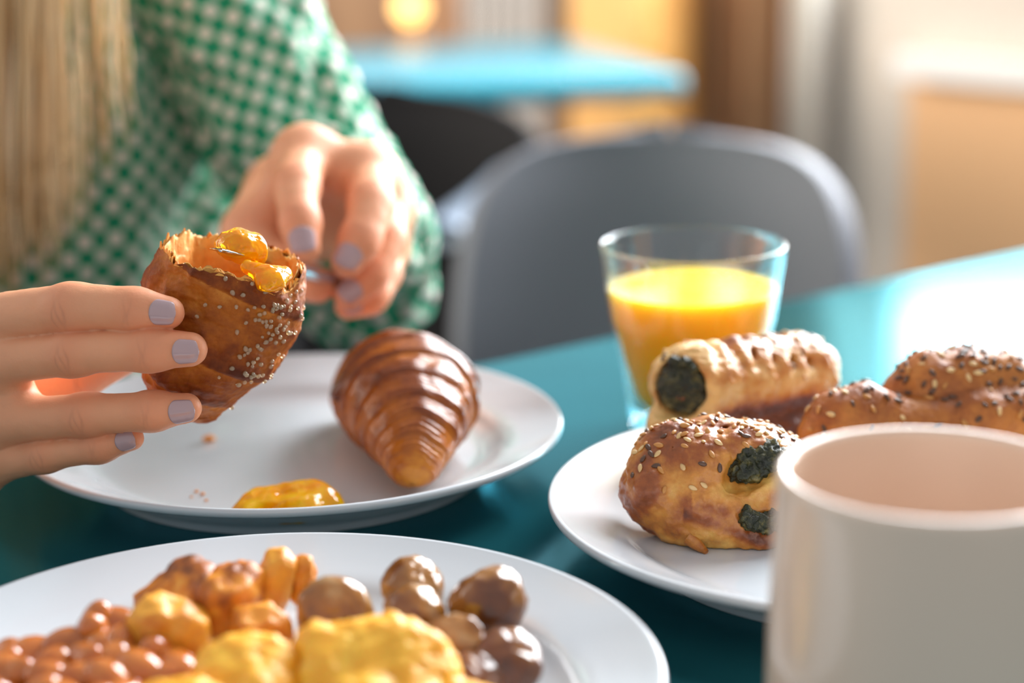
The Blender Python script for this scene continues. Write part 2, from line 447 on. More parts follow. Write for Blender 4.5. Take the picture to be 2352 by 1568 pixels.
M['lamp_glow'] = mat('lamp_glow', (1, 0.6, 0.2), 0.5, Emission_Color=(1.0, 0.55, 0.18), Emission_Strength=4.0)
M['brass'] = mat('brass', (0.6, 0.38, 0.12), 0.3, Metallic=1.0)

# ------------------------------------------------------------------ the room
FLOOR_Z = -0.74
def wall_box(name, t0, t1, z0, z1, o0, o1, m, parent=None):
    """a box along the window wall between t0..t1, heights z0..z1, from o0 to o1 beyond the wall line"""
    a, b, c, d = W(t0, o0), W(t1, o0), W(t1, o1), W(t0, o1)
    V = [(p.x, p.y, z) for z in (z0, z1) for p in (a, b, c, d)]
    F = [(0, 3, 2, 1), (4, 5, 6, 7), (0, 1, 5, 4), (1, 2, 6, 5), (2, 3, 7, 6), (3, 0, 4, 7)]
    return new_obj(name, V, F, m, parent=parent, smooth=False)
V = [(-2.6, -0.8, FLOOR_Z), (3.6, -0.8, FLOOR_Z), (3.6, 5.6, FLOOR_Z), (-2.6, 5.6, FLOOR_Z)]
V += [(x, y, z - 0.05) for x, y, z in V]
struct(new_obj('floor', V, [(0, 1, 2, 3), (7, 6, 5, 4), (0, 4, 5, 1), (1, 5, 6, 2), (2, 6, 7, 3), (3, 7, 4, 0)], M['floor'], smooth=False))
SILL = -0.018
# wall under the right-hand window, the pier, the wall under the far window, the lintel over both
struct(wall_box('wall_back_right', -2.45, 0.0, FLOOR_Z, SILL - 0.034, 0.0, 0.16, M['peach']))
struct(wall_box('wall_back_pier', 0.16, 0.42, SILL - 0.034, 2.8, 0.0, 0.16, M['plaster']))
struct(wall_box('wall_back_middle', 0.0, 0.42, FLOOR_Z, SILL - 0.034, 0.0, 0.16, M['plaster']))
struct(wall_box('wall_back', 0.42, 3.0, FLOOR_Z, 0.10, 0.0, 0.16, M['walnut']))
struct(wall_box('wall_back_upper', -2.45, 0.16, SILL - 0.034, 0.10, 0.0, 0.16, M['plaster']))
struct(wall_box('wall_back_end', 1.62, 3.0, 0.10, 2.8, 0.0, 0.16, M['walnut']))
struct(wall_box('wall_right', -2.45, -1.07, 0.10, 2.8, 0.0, 0.16, M['plaster']))
struct(wall_box('wall_back_lintel', -1.07, 0.16, 2.45, 2.8, 0.0, 0.16, M['plaster']))
struct(wall_box('wall_back_header', 0.42, 1.62, 2.45, 2.8, 0.0, 0.16, M['plaster']))
struct(wall_box('trim_1', -2.45, 0.0, SILL - 0.034, SILL, -0.045, 0.0, M['sill']))
struct(wall_box('trim_2', 0.43, 1.61, 0.101, 0.125, -0.03, 0.10, M['sill']))
def TU(u, o):
    k = (u - 1176) / FPX
    return (0.56 + .7071 * o - k * (2.7 + .7071 * o)) / (1 + k)
def window(name, t0, t1, z0, z1, nmull):
    V, F = [], []
    root = thing(name, W((t0 + t1) / 2, 0.11, z0), None, None); root['kind'] = 'structure'
    def bar(a, b, c, d, nm='frame_bar'):
        wall_box(nm, a, b, c, d, 0.10, 0.14, M['frame'], parent=root)
    bar(t0, t1, z0, z0 + 0.05); bar(t0, t1, z1 - 0.05, z1)
    bar(t0, t0 + 0.05, z0 + 0.05, z1 - 0.05); bar(t1 - 0.05, t1, z0 + 0.05, z1 - 0.05)
    st = (t1 - t0) / (nmull + 1)
    for i in range(1, nmull + 1):
        bar(t0 + i * st - 0.025, t0 + i * st + 0.025, z0 + 0.05, z1 - 0.05, 'mullion')
    for i in range(nmull + 1):
        wall_box('pane', t0 + i * st + 0.027, t0 + (i + 1) * st - 0.027, z0 + 0.05, z1 - 0.05, 0.118, 0.122, M['pane'], parent=root)
    return root
window('window_1', -1.06, 0.15, 0.10, 2.45, 1)
window('window_2', 0.43, 1.61, 0.125, 2.45, 1)

def curtain(name, t0, t1, z0, z1, amp, waves, m, label, off=-0.10, group=None):
    n = int(waves * 14) + 2; V = []
    for zi, z in enumerate(np.linspace(z1, z0, 14)):
        for i in range(n):
            s = i / (n - 1); fl = 1 + 0.25 * zi / 13
            o = off + amp * fl * math.sin(s * waves * 2 * PI + 0.6 * math.sin(z * 2 + s * 5)) + 0.3 * amp * math.sin(s * waves * 4.3 + 1)
            p = W(t0 + (t1 - t0) * s, o); V.append((p.x, p.y, z))
    o = new_obj(name, V, grid_faces(14, n), m, org=W((t0 + t1) / 2, off, z0))
    md = o.modifiers.new('thickness', 'SOLIDIFY'); md.thickness = 0.003
    return tag(o, label, 'curtain', group)
curtain('curtain', TU(1895, -.04), TU(1828, -.04), FLOOR_Z + 0.02, 1.9, 0.016, 3, M['sheer'], 'sheer cream curtain hanging at the edge of the bright window, beside the white sill', off=-0.04)
curtain('curtain', TU(1805, -.05), TU(1510, -.05), FLOOR_Z + 0.02, 1.9, 0.022, 4, M['brown_cloth'], 'brown curtain hanging between the cream sheer and the amber cupboard', off=-0.05)
cb = thing('cupboard', W(TU(1410, -.2), -0.15, FLOOR_Z), 'amber wood cupboard behind the right end of the turquoise table', 'cupboard')
wall_box('cabinet_body', TU(1495, -.2), TU(1325, -.2), FLOOR_Z + 0.06, 0.085, -0.20, -0.095, M['amber_wood'], parent=cb)
wall_box('plinth', TU(1490, -.2), TU(1330, -.2), FLOOR_Z, FLOOR_Z + 0.06, -0.18, -0.10, M['metal_black'], parent=cb)
wall_box('door', TU(1492, -.2), TU(1328, -.2), FLOOR_Z + 0.07, 0.075, -0.212, -0.201, M['amber_wood'], parent=cb)
rd = thing('radiator', W(TU(1160, -.1), -0.08, FLOOR_Z + 0.08), 'white radiator under the far window, left of the amber cupboard', 'radiator')
ra, rb_ = TU(1255, -.12), TU(1065, -.12)
for i in range(6):
    f0 = ra + (rb_ - ra) * i / 6
    wall_box('fin', f0, f0 + (rb_ - ra) / 6 * .8, FLOOR_Z + 0.08, 0.06, -0.12, -0.05, M['radiator'], parent=rd)
wall_box('pipe', ra, rb_, FLOOR_Z + 0.13, FLOOR_Z + 0.16, -0.10, -0.07, M['radiator'], parent=rd)
for i in (ra + .01, rb_ - .03):
    wall_box('foot', i, i + 0.015, FLOOR_Z, FLOOR_Z + 0.08, -0.10, -0.07, M['radiator'], parent=rd)

# ------------------------------------------------------------------ tables
def slab(e0, ex, nx, s0, s1, d0, d1, z0, z1, bev=0.004, rad=0.0):
    V, F = box(s0, s1, d0, d1, z0, z1, bev, 3)
    e = np.array(ex); n = np.array(nx)
    P = np.array(e0)[None, :] + V[:, :1] * e[None] + V[:, 1:2] * n[None]
    P[:, 2] = V[:, 2]
    # mirrored frame: flip the faces so that normals look out
    return P, [f[::-1] for f in F]
EX = np.array([0.795, 0.607, 0.0]); EN = np.array([0.607, -0.795, 0.0]); E0 = np.array([-0.022, 0.965, 0.0])
tb = thing('dining_table', E0 + EX * 0.25 + EN * 0.4 + np.array([0, 0, FLOOR_Z]), 'glossy dark teal table under the plates, glass and mug', 'table')
V, F = slab(E0, EX, EN, -0.75, 1.25, 0.0, 0.80, -0.028, 0.0, 0.005)
new_obj('table_top', V, F, M['table'], parent=tb)
for s, d in ((-0.62, 0.12), (1.12, 0.12), (-0.62, 0.68), (1.12, 0.68)):
    V, F = slab(E0, EX, EN, s - 0.025, s + 0.025, d - 0.025, d + 0.025, FLOOR_Z, -0.028, 0.004)
    new_obj('leg', V, F, M['metal_black'], parent=tb)
V, F = slab(E0, EX, EN, -0.60, 1.10, 0.10, 0.13, -0.075, -0.028, 0.003)
new_obj('apron', V, F, M['metal_black'], parent=tb)
V, F = slab(E0, EX, EN, -0.60, 1.10, 0.67, 0.70, -0.075, -0.028, 0.003)
new_obj('apron', V, F, M['metal_black'], parent=tb)

ft = thing('cafe_table', (-0.3, 2.40, FLOOR_Z), 'turquoise-edged table in the blurred background behind the dark chair', 'table')
fx, fn = np.array([0.97, 0.24, 0]), np.array([0.24, -0.97, 0])
F0 = np.array([-0.25, 2.68, 0.0])
V, F = slab(F0, fx, fn, -0.75, 0.36, 0.0, 0.48, -0.03, 0.0, 0.012)
new_obj('table_top', V, F, M['table_far'], parent=ft)
c = F0 + fn * 0.24 + fx * -0.20
V, F = tube([(c[0], c[1], FLOOR_Z + 0.02), (c[0], c[1], -0.03)], 0.035, 20)
new_obj('pedestal', V, F, M['metal_black'], parent=ft)
V, F = lathe([(0.0001, 0.025), (0.03, 0.025), (0.10, 0.02), (0.24, 0.006), (0.245, 0), (0.0001, 0)], 40, (c[0], c[1], FLOOR_Z))
new_obj('base', V, F, M['metal_black'], parent=ft)

# ------------------------------------------------------------------ chairs
def chair(loc, yaw, m_shell, label, arms=False, wmax=0.215, top=0.79, thick=0.016):
    """shell chair facing +y in its own frame before yaw; loc is on the floor under the seat centre"""
    root = thing('shell_chair', loc, label, 'chair', None); root.rotation_euler = (0, 0, yaw)
    # profile from seat front to back top: (y, z)
    prof = catmull([(0.235, 0.435), (0.20, 0.452), (0.10, 0.45), (0.0, 0.44), (-0.10, 0.44), (-0.165, 0.465), (-0.20, 0.53), (-0.215, 0.61), (-0.228, 0.70), (-0.24, top - 0.02), (-0.243, top)], 60)
    k, mcol = 60, 33
    V = []
    sv_ = np.concatenate([.18 * (1 - np.cos(np.linspace(0, PI / 2, 14)))[:-1], np.linspace(.18, .66, 24)[:-1], .66 + .34 * np.sin(np.linspace(0, PI / 2, 24))])
    k = len(sv_); prof = np.stack([np.interp(sv_, np.linspace(0, 1, 60), prof[:, q_]) for q_ in (0, 1)], 1)
    for i, (y, z) in enumerate(prof):
        s = sv_[i]
        if s > 0.66: w = wmax * max(0.0, 1 - ((s - 0.66) / 0.34) ** 2.6) ** (1 / 2.3)
        elif s < 0.18: w = wmax * max(0.0, 1 - ((0.18 - s) / 0.18) ** 2.6) ** (1 / 2.6) * 0.98
        else: w = wmax * (1 - 0.10 * math.sin(PI * min(1, max(0, (s - 0.18) / 0.48))) ** 2)
        w = max(w, 0.004)
        cup = 0.030 if s < 0.45 else 0.030 + 0.05 * min(1, (s - 0.45) / 0.25)
        for j in range(mcol):
            t = -1 + 2 * j / (mcol - 1)
            x = w * math.sin(t * PI / 2) if True else w * t
            q = (x / wmax) ** 2
            V.append((x, y + (cup * q if s > 0.5 else cup * q * max(0, (s - 0.3) / 0.2)), z + (cup * q * 0.6 if s < 0.5 else cup * 0.6 * q * max(0, (0.65 - s) / 0.15))))
    o = new_obj('shell', np.array(V), grid_faces(k, mcol), m_shell, smooth=True); o.parent = root
    md = o.modifiers.new('thickness', 'SOLIDIFY'); md.thickness = thick; md.offset = 0
    bv = o.modifiers.new('round', 'BEVEL'); bv.width = thick * 0.45; bv.segments = 3; bv.limit_method = 'ANGLE'; bv.angle_limit = 1.0
    for sx, sy in ((-1, 1), (1, 1), (-1, -1), (1, -1)):
        V, F = tube([(sx * 0.10, sy * 0.10, 0.435), (sx * wmax * 1.08, sy * 0.215, 0.0)], [0.014, 0.009], 12)
        l = new_obj('leg', V, F, M['leg_wood']); l.parent = root
    if arms:
        for sx in (-1, 1):
            V, F = tube(catmull([(sx * 0.16, -0.20, 0.655), (sx * 0.175, -0.10, 0.685), (sx * 0.175, 0.06, 0.69), (sx * 0.150, 0.20, 0.68)], 20), 0.024, 14, sx=0.5)
            a = new_obj('armrest', V, F, M['chair_arm']); a.parent = root
            V, F = tube([(sx * 0.165, 0.13, 0.68), (sx * 0.16, 0.10, 0.45)], 0.011, 10)
            a = new_obj('arm_post', V, F, m_shell); a.parent = root
    return root
chair((0.085, 1.36, FLOOR_Z), PI - 0.20, M['chair_grey'], 'grey shell chair with rounded back, drawn up behind the juice glass', wmax=0.160, top=0.768, thick=0.02)
chair((-0.180, 1.84, FLOOR_Z), PI - 0.15, M['chair_dark'], 'charcoal armchair behind the green sleeve, in front of the turquoise table', arms=True, wmax=0.20, top=0.75)

# two small glowing lamps on a low sideboard far behind
sa, sc_ = rb_ + 0.03, TU(640, -.28)
sb = thing('sideboard', W((sa + sc_) / 2, -0.15, FLOOR_Z), 'low brown sideboard under the two glowing lamps', 'sideboard')
wall_box('cabinet_body', sa, sc_, FLOOR_Z + 0.08, -0.28, -0.28, -0.02, M['walnut'], parent=sb)
wall_box('plinth', sa + .02, sc_ - .02, FLOOR_Z, FLOOR_Z + 0.08, -0.26, -0.04, M['metal_black'], parent=sb)
for i in range(2):
    hw_ = (sc_ - sa) / 2
    wall_box('door', sa + .01 + i * hw_, sa - .01 + (i + 1) * hw_, FLOOR_Z + 0.10, -0.30, -0.292, -0.281, M['walnut'], parent=sb)
def lamp(c, h, r, label):
    t = thing('table_lamp', (c.x, c.y, -0.28), label, 'lamp', None)
    b = (c.x, c.y, -0.28)
    V, F = lathe([(0.0001, 0), (0.024, 0), (0.024, 0.006), (0.008, 0.012), (0.006, h - r), (0.0001, h - r)], 24, b)
    new_obj('base', V, F, M['brass'], parent=t)
    V, F = ico(3); V = V * r + np.array([c.x, c.y, -0.28 + h])
    new_obj('bulb', V, F, M['lamp_glow'], parent=t)
lamp(px(943, 40, 3.30), 0.285, 0.024, 'round glowing lamp behind the green sleeve, the taller of the two')
lamp(px(915, 140, 3.12), 0.205, 0.020, 'round glowing lamp behind the green sleeve, the shorter of the two')

# ------------------------------------------------------------------ plates, glass, mug
PLATE = [(0.0001, 0.0065), (0.03, 0.0065), (0.055, 0.0065), (0.074, 0.0067), (0.082, 0.0075), (0.088, 0.0096), (0.0925, 0.0124), (0.0965, 0.0142),
         (0.1030, 0.0164), (0.1100, 0.0190), (0.1155, 0.0213), (0.1172, 0.0220), (0.1184, 0.0218), (0.1190, 0.0206), (0.1186, 0.0192), (0.1172, 0.0182),
         (0.1120, 0.0168), (0.1040, 0.0138), (0.0970, 0.0104), (0.0910, 0.0070), (0.0868, 0.0040), (0.0850, 0.0012), (0.0842, 0.0), (0.0822, 0.0), (0.0812, 0.0014), (0.0790, 0.0030), (0.05, 0.0034), (0.0001, 0.0034)]
def plate(c, R, label):
    p = catmull(PLATE, 110); p[:, 0] = np.maximum(p[:, 0] * (R / 0.119), 0.0001)
    V, F = lathe(p, 128, (c[0], c[1], 0.0))
    o = new_obj('dinner_plate', V, F, M['ceramic'], org=(c[0], c[1], 0.0))
    return tag(o, label, 'plate', 'white dinner plates on the table')
C1, C2, C3 = (-0.0937, 0.7906), (-0.0748, 0.5325), (0.1317, 0.6862)
plate(C1, 0.115, 'white plate under the whole croissant, with a spoonful of marmalade on it')
plate(C2, 0.1195, 'white plate nearest the camera, heaped with beans, potatoes, egg and mushrooms')
plate(C3, 0.119, 'white plate holding the spinach pastries and seeded roll, half hidden by the mug')

GY = 0.85
gc = px(1592, 557, GY); GX = gc.x
OUT = [(0.0001, 0.0), (0.0255, 0.0), (0.0275, 0.0012), (0.0284, 0.004), (0.0305, 0.018), (0.0335, 0.034), (0.0362, 0.047), (0.0375, 0.052), (0.0392, 0.064), (0.0412, 0.078), (0.0420, 0.0838), (0.0418, 0.0852), (0.0411, 0.0857), (0.0404, 0.0850)]
INN = [(0.0400, 0.082), (0.0386, 0.072), (0.0370, 0.060), (0.0353, 0.050), (0.0325, 0.040), (0.0290, 0.028), (0.0255, 0.0175), (0.0225, 0.0125), (0.018, 0.0105), (0.0001, 0.010)]
prof = np.vstack([catmull(OUT, 70), catmull(INN, 50)]); prof[:, 0] = np.maximum(prof[:, 0], 0.0001)
V, F = lathe(prof, 96, (GX, GY, 0.0))
tag(new_obj('juice_glass', V, F, M['glass'], org=(GX, GY, 0)), 'clear tapered tumbler of orange juice standing behind the pastries', 'glass')
JZ = 0.0655
inn = catmull(INN, 120)[::-1]; inn = inn[inn[:, 1] < JZ - 0.0004]
jp = [(max(r + 0.0003, 0.0001), z - 0.0003) for r, z in inn]
rt = jp[-1][0]
jp += [(rt, JZ), (rt - 0.0012, JZ - 0.0002), (rt - 0.004, JZ - 0.0012), (rt * 0.6, JZ - 0.0014), (0.0001, JZ - 0.0014)]
V, F = lathe(jp, 96, (GX, GY, 0.0))
tag(new_obj('orange_juice', V, F, M['juice'], org=(GX, GY, 0.01)), 'orange juice filling most of the clear tumbler', 'juice')

MX, MY = 0.1153, 0.5038
mp = [(0.0001, 0.0), (0.036, 0.0), (0.040, 0.0008), (0.0432, 0.0035), (0.0443, 0.008), (0.0445, 0.02), (0.0443, 0.04), (0.0437, 0.06), (0.0430, 0.08), (0.0427, 0.0885), (0.0424, 0.0902), (0.0414, 0.0910), (0.0402, 0.0908), (0.0393, 0.0898), (0.0390, 0.087),
      (0.0394, 0.07), (0.0400, 0.04), (0.0400, 0.015), (0.038, 0.008), (0.033, 0.006), (0.0001, 0.0055)]
p = catmull(mp, 110); p[:, 0] = np.maximum(p[:, 0], 0.0001)
mug = thing('coffee_mug', (MX, MY, 0), 'empty white mug in the right front corner, before the pastry plate', 'mug')
V, F = lathe(p, 96, (MX, MY, 0)); new_obj('cup', V, F, M['mug'], parent=mug)
hp = catmull([(0.043, 0.074), (0.056, 0.076), (0.069, 0.070), (0.075, 0.055), (0.071, 0.037), (0.058, 0.025), (0.0435, 0.020)], 36)
ha = math.radians(-8)
V, F = tube([(MX + r * math.cos(ha), MY + r * math.sin(ha), z) for r, z in hp], 0.0052, 16, sx=0.9, sy=1.3)
new_obj('handle', V, F, M['mug'], parent=mug)

# ------------------------------------------------------------------ pastry helpers
def smooth01(x): x = np.clip(x, 0, 1); return x * x * (3 - 2 * x)
def scatter(parent, name, V, F, mats, count, size, pick, seed=1, sink=0.25, shape=(1.0, 0.55, 0.32), jitter=0.25):
    """single seeds or grains laid on a mesh: every one an object of its own, alike ones sharing mesh data"""
    r = np.random.default_rng(seed)
    V = np.asarray(V); tri = []
    for f in F:
        tri.append((f[0], f[1], f[2]))
        if len(f) == 4: tri.append((f[0], f[2], f[3]))
    tri = np.array(tri); a, b, c = V[tri[:, 0]], V[tri[:, 1]], V[tri[:, 2]]
    n = np.cross(b - a, c - a); A = np.linalg.norm(n, axis=1); n /= A[:, None] + 1e-15
    cen = (a + b + c) / 3
    w = A * pick(cen, n); w /= w.sum()
    me = []
    iv, jf = ico(2)
    for m in mats:
        q = iv.copy(); q[:, 0] *= np.where(q[:, 0] > 0, 1.15 - 0.1 * q[:, 0], 1.0)
        taper = 1 - 0.28 * np.clip(q[:, 0], 0, 1); q[:, 1] *= taper; q[:, 2] *= taper
        q = q * np.array(shape) * size / 2
        d = bpy.data.meshes.new(name); d.from_pydata(q.tolist(), [], jf); d.update()
        d.polygons.foreach_set('use_smooth', [True] * len(d.polygons)); d.materials.append(m); me.append(d)
    org = parent_org(parent); placed = []
    tries = 0
    while len(placed) < count and tries < count * 8:
        tries += 1
        i = r.choice(len(tri), p=w); u, v = r.random(2)
        if u + v > 1: u, v = 1 - u, 1 - v
        p = a[i] + u * (b[i] - a[i]) + v * (c[i] - a[i])
        if any(np.sum((p - q) ** 2) < (0.55 * size) ** 2 for q in placed): continue
        placed.append(p)
        nn = n[i]; t = r.normal(size=3); t -= nn * (t @ nn); t /= np.linalg.norm(t)
        nn = nn + r.normal(size=3) * jitter * 0.35; nn /= np.linalg.norm(nn); t -= nn * (t @ nn); t /= np.linalg.norm(t)
        sc = 1 + r.normal() * 0.12
        o = bpy.data.objects.new(name, me[int(r.integers(len(me)))])
        mm = Matrix((t, np.cross(nn, t), nn)).transposed().to_4x4()
        pos = p + nn * size * shape[2] * 0.5 * (1 - sink)
        o.parent = parent; o.matrix_local = Matrix.Translation(Vector(pos) - org) @ mm @ Matrix.Scale(sc, 4)
        COL.objects.link(o)
    return placed

# ---- the whole croissant, its blunt tip towards the camera
def croissant():
    tipf = pz(948, 1158, 0.0068)
    path = catmull([tipf + Vector((0.0, 0.002, 0.008)), tipf + Vector((0.0, 0.020, 0.0165)), tipf + Vector((-0.002, 0.046, 0.0225)), tipf + Vector((-0.006, 0.072, 0.0235)), tipf + Vector((-0.015, 0.096, 0.0185)), tipf + Vector((-0.030, 0.112, 0.0125)), tipf + Vector((-0.040, 0.116, 0.011))], 300)
    k, n = 300, 112
    s = np.linspace(0, 1, k)
    R = np.interp(s, [0, 0.012, 0.05, 0.13, 0.25, 0.40, 0.52, 0.64, 0.78, 0.92, 0.985, 1], [0.0008, 0.0042, 0.0085, 0.0130, 0.0195, 0.0272, 0.0288, 0.0262, 0.0180, 0.0105, 0.006, 0.0008])
    R = np.convolve(np.pad(R, 6, mode='edge'), np.ones(13) / 13, 'valid')
    R[0] = 0.0008; R[-1] = 0.0008
    T, Nn, B = frames(path)
    th = np.linspace(0, 2 * PI, n, endpoint=False)
    V = np.zeros((k, n, 3)); bake = np.zeros((k, n))
    # dough layers: edges of the rolled triangle, each an overlapping step that faces the tips
    edges = [0.035, 0.07, 0.115, 0.165, 0.225, 0.30, 0.385, 0.47]
    hs = [0.0006, 0.0008, 0.0011, 0.0013, 0.0016, 0.0019, 0.0023, 0.0022]
    for i in range(k):
        for j in range(n):
            a = th[j]
            wob = 0.016 * math.sin(a + 0.6) + 0.008 * math.sin(2 * a + 2.0) + 0.004 * math.sin(5 * a + s[i] * 9)
            ss = s[i] - wob * min(1, s[i] * 6)
            sm = ss if ss < 0.56 else 1.08 - ss
            d = 0.0; bk = 0.0
            for e, h in zip(edges, hs):
                x = (sm - e)
                if x > 0:
                    w = 0.045 + e * 0.10
                    d += h * (1 - math.exp(-x / 0.004)) * math.exp(-x / w)
                    bk += 0.50 * (1 - math.exp(-x / 0.004)) * math.exp(-x / (w * 0.40))
            V[i, j] = 0; bake[i, j] = 0.36 + bk * 0.5
            r = R[i] + d * (1 if R[i] > 0.004 else 0.2)
            r += 0.00022 * math.sin(sm * 420 + 2 * math.sin(a)) * min(1, R[i] / 0.012)
            ca, sa = math.cos(a), math.sin(a)
            V[i, j] = path[i] + r * (ca * Nn[i] * (0.90 if ca > 0 else 0.80) + sa * B[i])
    V = V.reshape(-1, 3)
    nzv = nz(V, 38, 3, 3); nr = nz(V, 140, 8, 2)
    T2 = np.repeat(path, n, axis=0); dr = V - T2; dr /= np.linalg.norm(dr, axis=1)[:, None] + 1e-9
    V = V + dr * (nzv * 0.0016 + nr * 0.00035)[:, None]
    V[:, 2] = np.maximum(V[:, 2], 0.0068)
    bk = bake.ravel() + 0.18 * nzv + 0.22 * np.clip((V[:, 2] - 0.03) / 0.02, -1, 1)
    F = grid_faces(k, n, cv=True); F.append(tuple(range(n))[::-1]); F.append(tuple((k - 1) * n + i for i in range(n)))
    root = thing('croissant', tipf + Vector((0, 0.05, 0)), 'whole glazed croissant lying on the white plate, tip towards the camera', 'croissant')
    new_obj('crust', V, F, M['croissant'], parent=root, attrs={'bake': np.clip(bk, 0, 1)})
    # the corner of the outer layer that sticks out on its left flank
    c = px(797, 900, 0.785)
    P = catmull([c + Vector((0.014, 0.002, 0.006)), c + Vector((0.004, 0, 0.004)), c + Vector((-0.003, -0.002, 0.0)), c + Vector((-0.0052, -0.003, -0.003))], 24)
    V, F = tube(P, np.interp(np.linspace(0, 1, 24), [0, 0.4, 0.9, 1], [0.009, 0.0075, 0.003, 0.0008]), 20, sx=0.8, sy=1.1)
    V = V + nz(V, 200, 4)[:, None] * 0.0006
    new_obj('layer_corner', V, F, M['croissant'], parent=root, attrs={'bake': np.full(len(V), 0.85)})
croissant()

# ---- the torn croissant held over the plate
HY = 0.708
def held():
    # outline levels in the reference picture: (v, left u, right u)
    lev = [(968, 452, 482), (962, 438, 498), (950, 420, 512), (930, 392, 538), (905, 360, 568), (885, 338, 592), (862, 328, 622), (835, 324, 648), (800, 322, 668), (760, 322, 688), (720, 323, 700), (680, 325, 706), (650, 328, 707), (625, 336, 706), (605, 345, 703), (585, 356, 699), (565, 368, 692), (545, 378, 684)]
    lev = catmull(np.array(lev, float), 200); k, n = 200, 144
    th = np.linspace(0, 2 * PI, n, endpoint=False)
    V = np.zeros((k, n, 3)); cen = np.zeros((k, 3)); bake = np.zeros((k, n))
    for i, (v, l, r) in enumerate(lev):
        c = np.array(px((l + r) / 2, v, HY)); hw = (px(r, v, HY) - px(l, v, HY)).length / 2
        cen[i] = c
        dp = hw * (0.98 if hw < 0.02 else 0.98 - (hw - 0.02) * 11)
        for j in range(n):
            a = th[j]; ca, sa = math.cos(a), math.sin(a)
            e = 0.92
            x = math.copysign(abs(ca) ** e, ca); y = math.copysign(abs(sa) ** e, sa)
            u = (l + r) / 2 + (r - l) / 2 * x
            # layer edges: slanted steps seen on the front, running down to the right
            line = (v - 800) - (u - 490) * 0.62 - 12 * math.sin(a * 2)
            st = 0.0
            for off, h, w in ((0, 0.0013, 75), (112, 0.0010, 60), (-190, 0.0006, 90)):
                q = -(line - off)
                if q > 0: st += h * (1 - math.exp(-q / 6)) * math.exp(-q / w)
                bake[i, j] += (0.30 * (1 - math.exp(-q / 6)) * math.exp(-q / 50)) if q > 0 else (-0.34 * math.exp(q / 22))
            d = np.array([x * hw, y * dp, 0.0]); nd = np.linalg.norm(d) + 1e-9
            V[i, j] = c + np.array(d) * (1 + (st - 0.0008) / nd * (1 if hw > 0.008 else 0.2))
    V = V.reshape(-1, 3)
    # the torn rim: height cut as a function of angle
    zr = V.reshape(k, n, 3)
    rimv = np.zeros(n)
    for j in range(n):
        a = th[j]; ca, sa = math.cos(a), math.sin(a)
        if sa < 0:   # front: from upper left down to the jam, up again on the right
            t = (ca + 1) / 2
            b = np.interp(t, [0, 0.06, 0.15, 0.35, 0.55, 0.72, 0.82, 0.90, 0.96, 1.0], [556, 566, 573, 583, 597, 622, 646, 652, 640, 610])
        else:
            t = (ca + 1) / 2
            b = np.interp(t, [0, 0.08, 0.2, 0.4, 0.6, 0.8, 1.0], [548, 541, 560, 573, 582, 602, 610])
        rimv[j] = b + 7 * noise.noise(Vector((math.cos(a) * 5, math.sin(a) * 5, 1.5))) + 5 * noise.noise(Vector((math.cos(a) * 17, math.sin(a) * 17, 4.5)))
    lv = lev[:, 0]
    outV = np.zeros((k, n, 3)); ob = np.zeros((k, n))
    B2 = bake.reshape(k, n)
    for j in range(n):
        tgt = np.linspace(lv[0], rimv[j], k)
        for c_ in range(3): outV[:, j, c_] = np.interp(-tgt, -lv, zr[:, j, c_])
        ob[:, j] = np.interp(-tgt, -lv, B2[:, j])
    Vo = outV.reshape(-1, 3)
    ctr = np.repeat(np.array([np.interp(-np.linspace(lv[0], 590, k), -lv, cen[:, c_]) for c_ in range(3)]).T, n, axis=0)
    dr = Vo - ctr; dr[:, 2] *= 0.2; dr /= np.linalg.norm(dr, axis=1)[:, None] + 1e-9
    n1 = nz(Vo, 55, 1, 3); n2 = nz(Vo, 190, 2, 3); n3 = nz(Vo, 520, 5, 2)
    Vo = Vo + dr * (n1 * 0.0016 + n2 * 0.0007 + n3 * 0.0003)[:, None]
    bk = np.clip(0.56 + ob.ravel() * 0.9 + 0.16 * n1 + 0.12 * n2, 0, 1)
    # inner wall: thin flaky shell going down into a hollow
    inn, ib = [], []
    kk = 46
    rim = Vo.reshape(k, n, 3)[-1]; axis_top = np.array(px(525, 610, HY))
    for q in range(kk):
        f = q / (kk - 1)
        dep = 0.024 * f
        w = 1 - min(0.0022 + 0.004 * f, 0.01) / 0.03 - (0.55 * max(0, f - 0.55) / 0.45) ** 2 * 3.0
        w = max(w, 0.02)
        row = axis_top[None, :] * (1 - w) + rim * w
        row = row.copy(); row[:, 2] = rim[:, 2] * (1 - min(1, f * 1.4)) + axis_top[2] * min(1, f * 1.4) - dep + 0.0012 * (1 if 0 < q < 4 else 0)
        inn.append(row)
    Vi = np.array(inn).reshape(-1, 3)
    Vi = Vi + (nz(Vi, 170, 9, 3)[:, None] * np.array([0.0011, 0.0011, 0.0016]))
    root = thing('torn_croissant', px(470, 966, HY), 'torn half croissant held up in the fingers, topped with marmalade', 'croissant')
    F = grid_faces(k, n, cv=True); F.append(tuple(range(n))[::-1])
    F = [f[::-1] for f in F]
    crust = new_obj('crust', Vo, F, M['held'], parent=root, attrs={'bake': bk})
    Fi = grid_faces(kk, n, cv=True); Fi.append(tuple((kk - 1) * n + i for i in range(n)))
    new_obj('crumb', Vi, [f[::-1] for f in Fi], M['crumb'], parent=root, attrs={'bake': np.clip(0.30 + 0.25 * nz(Vi, 120, 6), 0, 1)})
    # ragged flakes along the tear
    fl = []
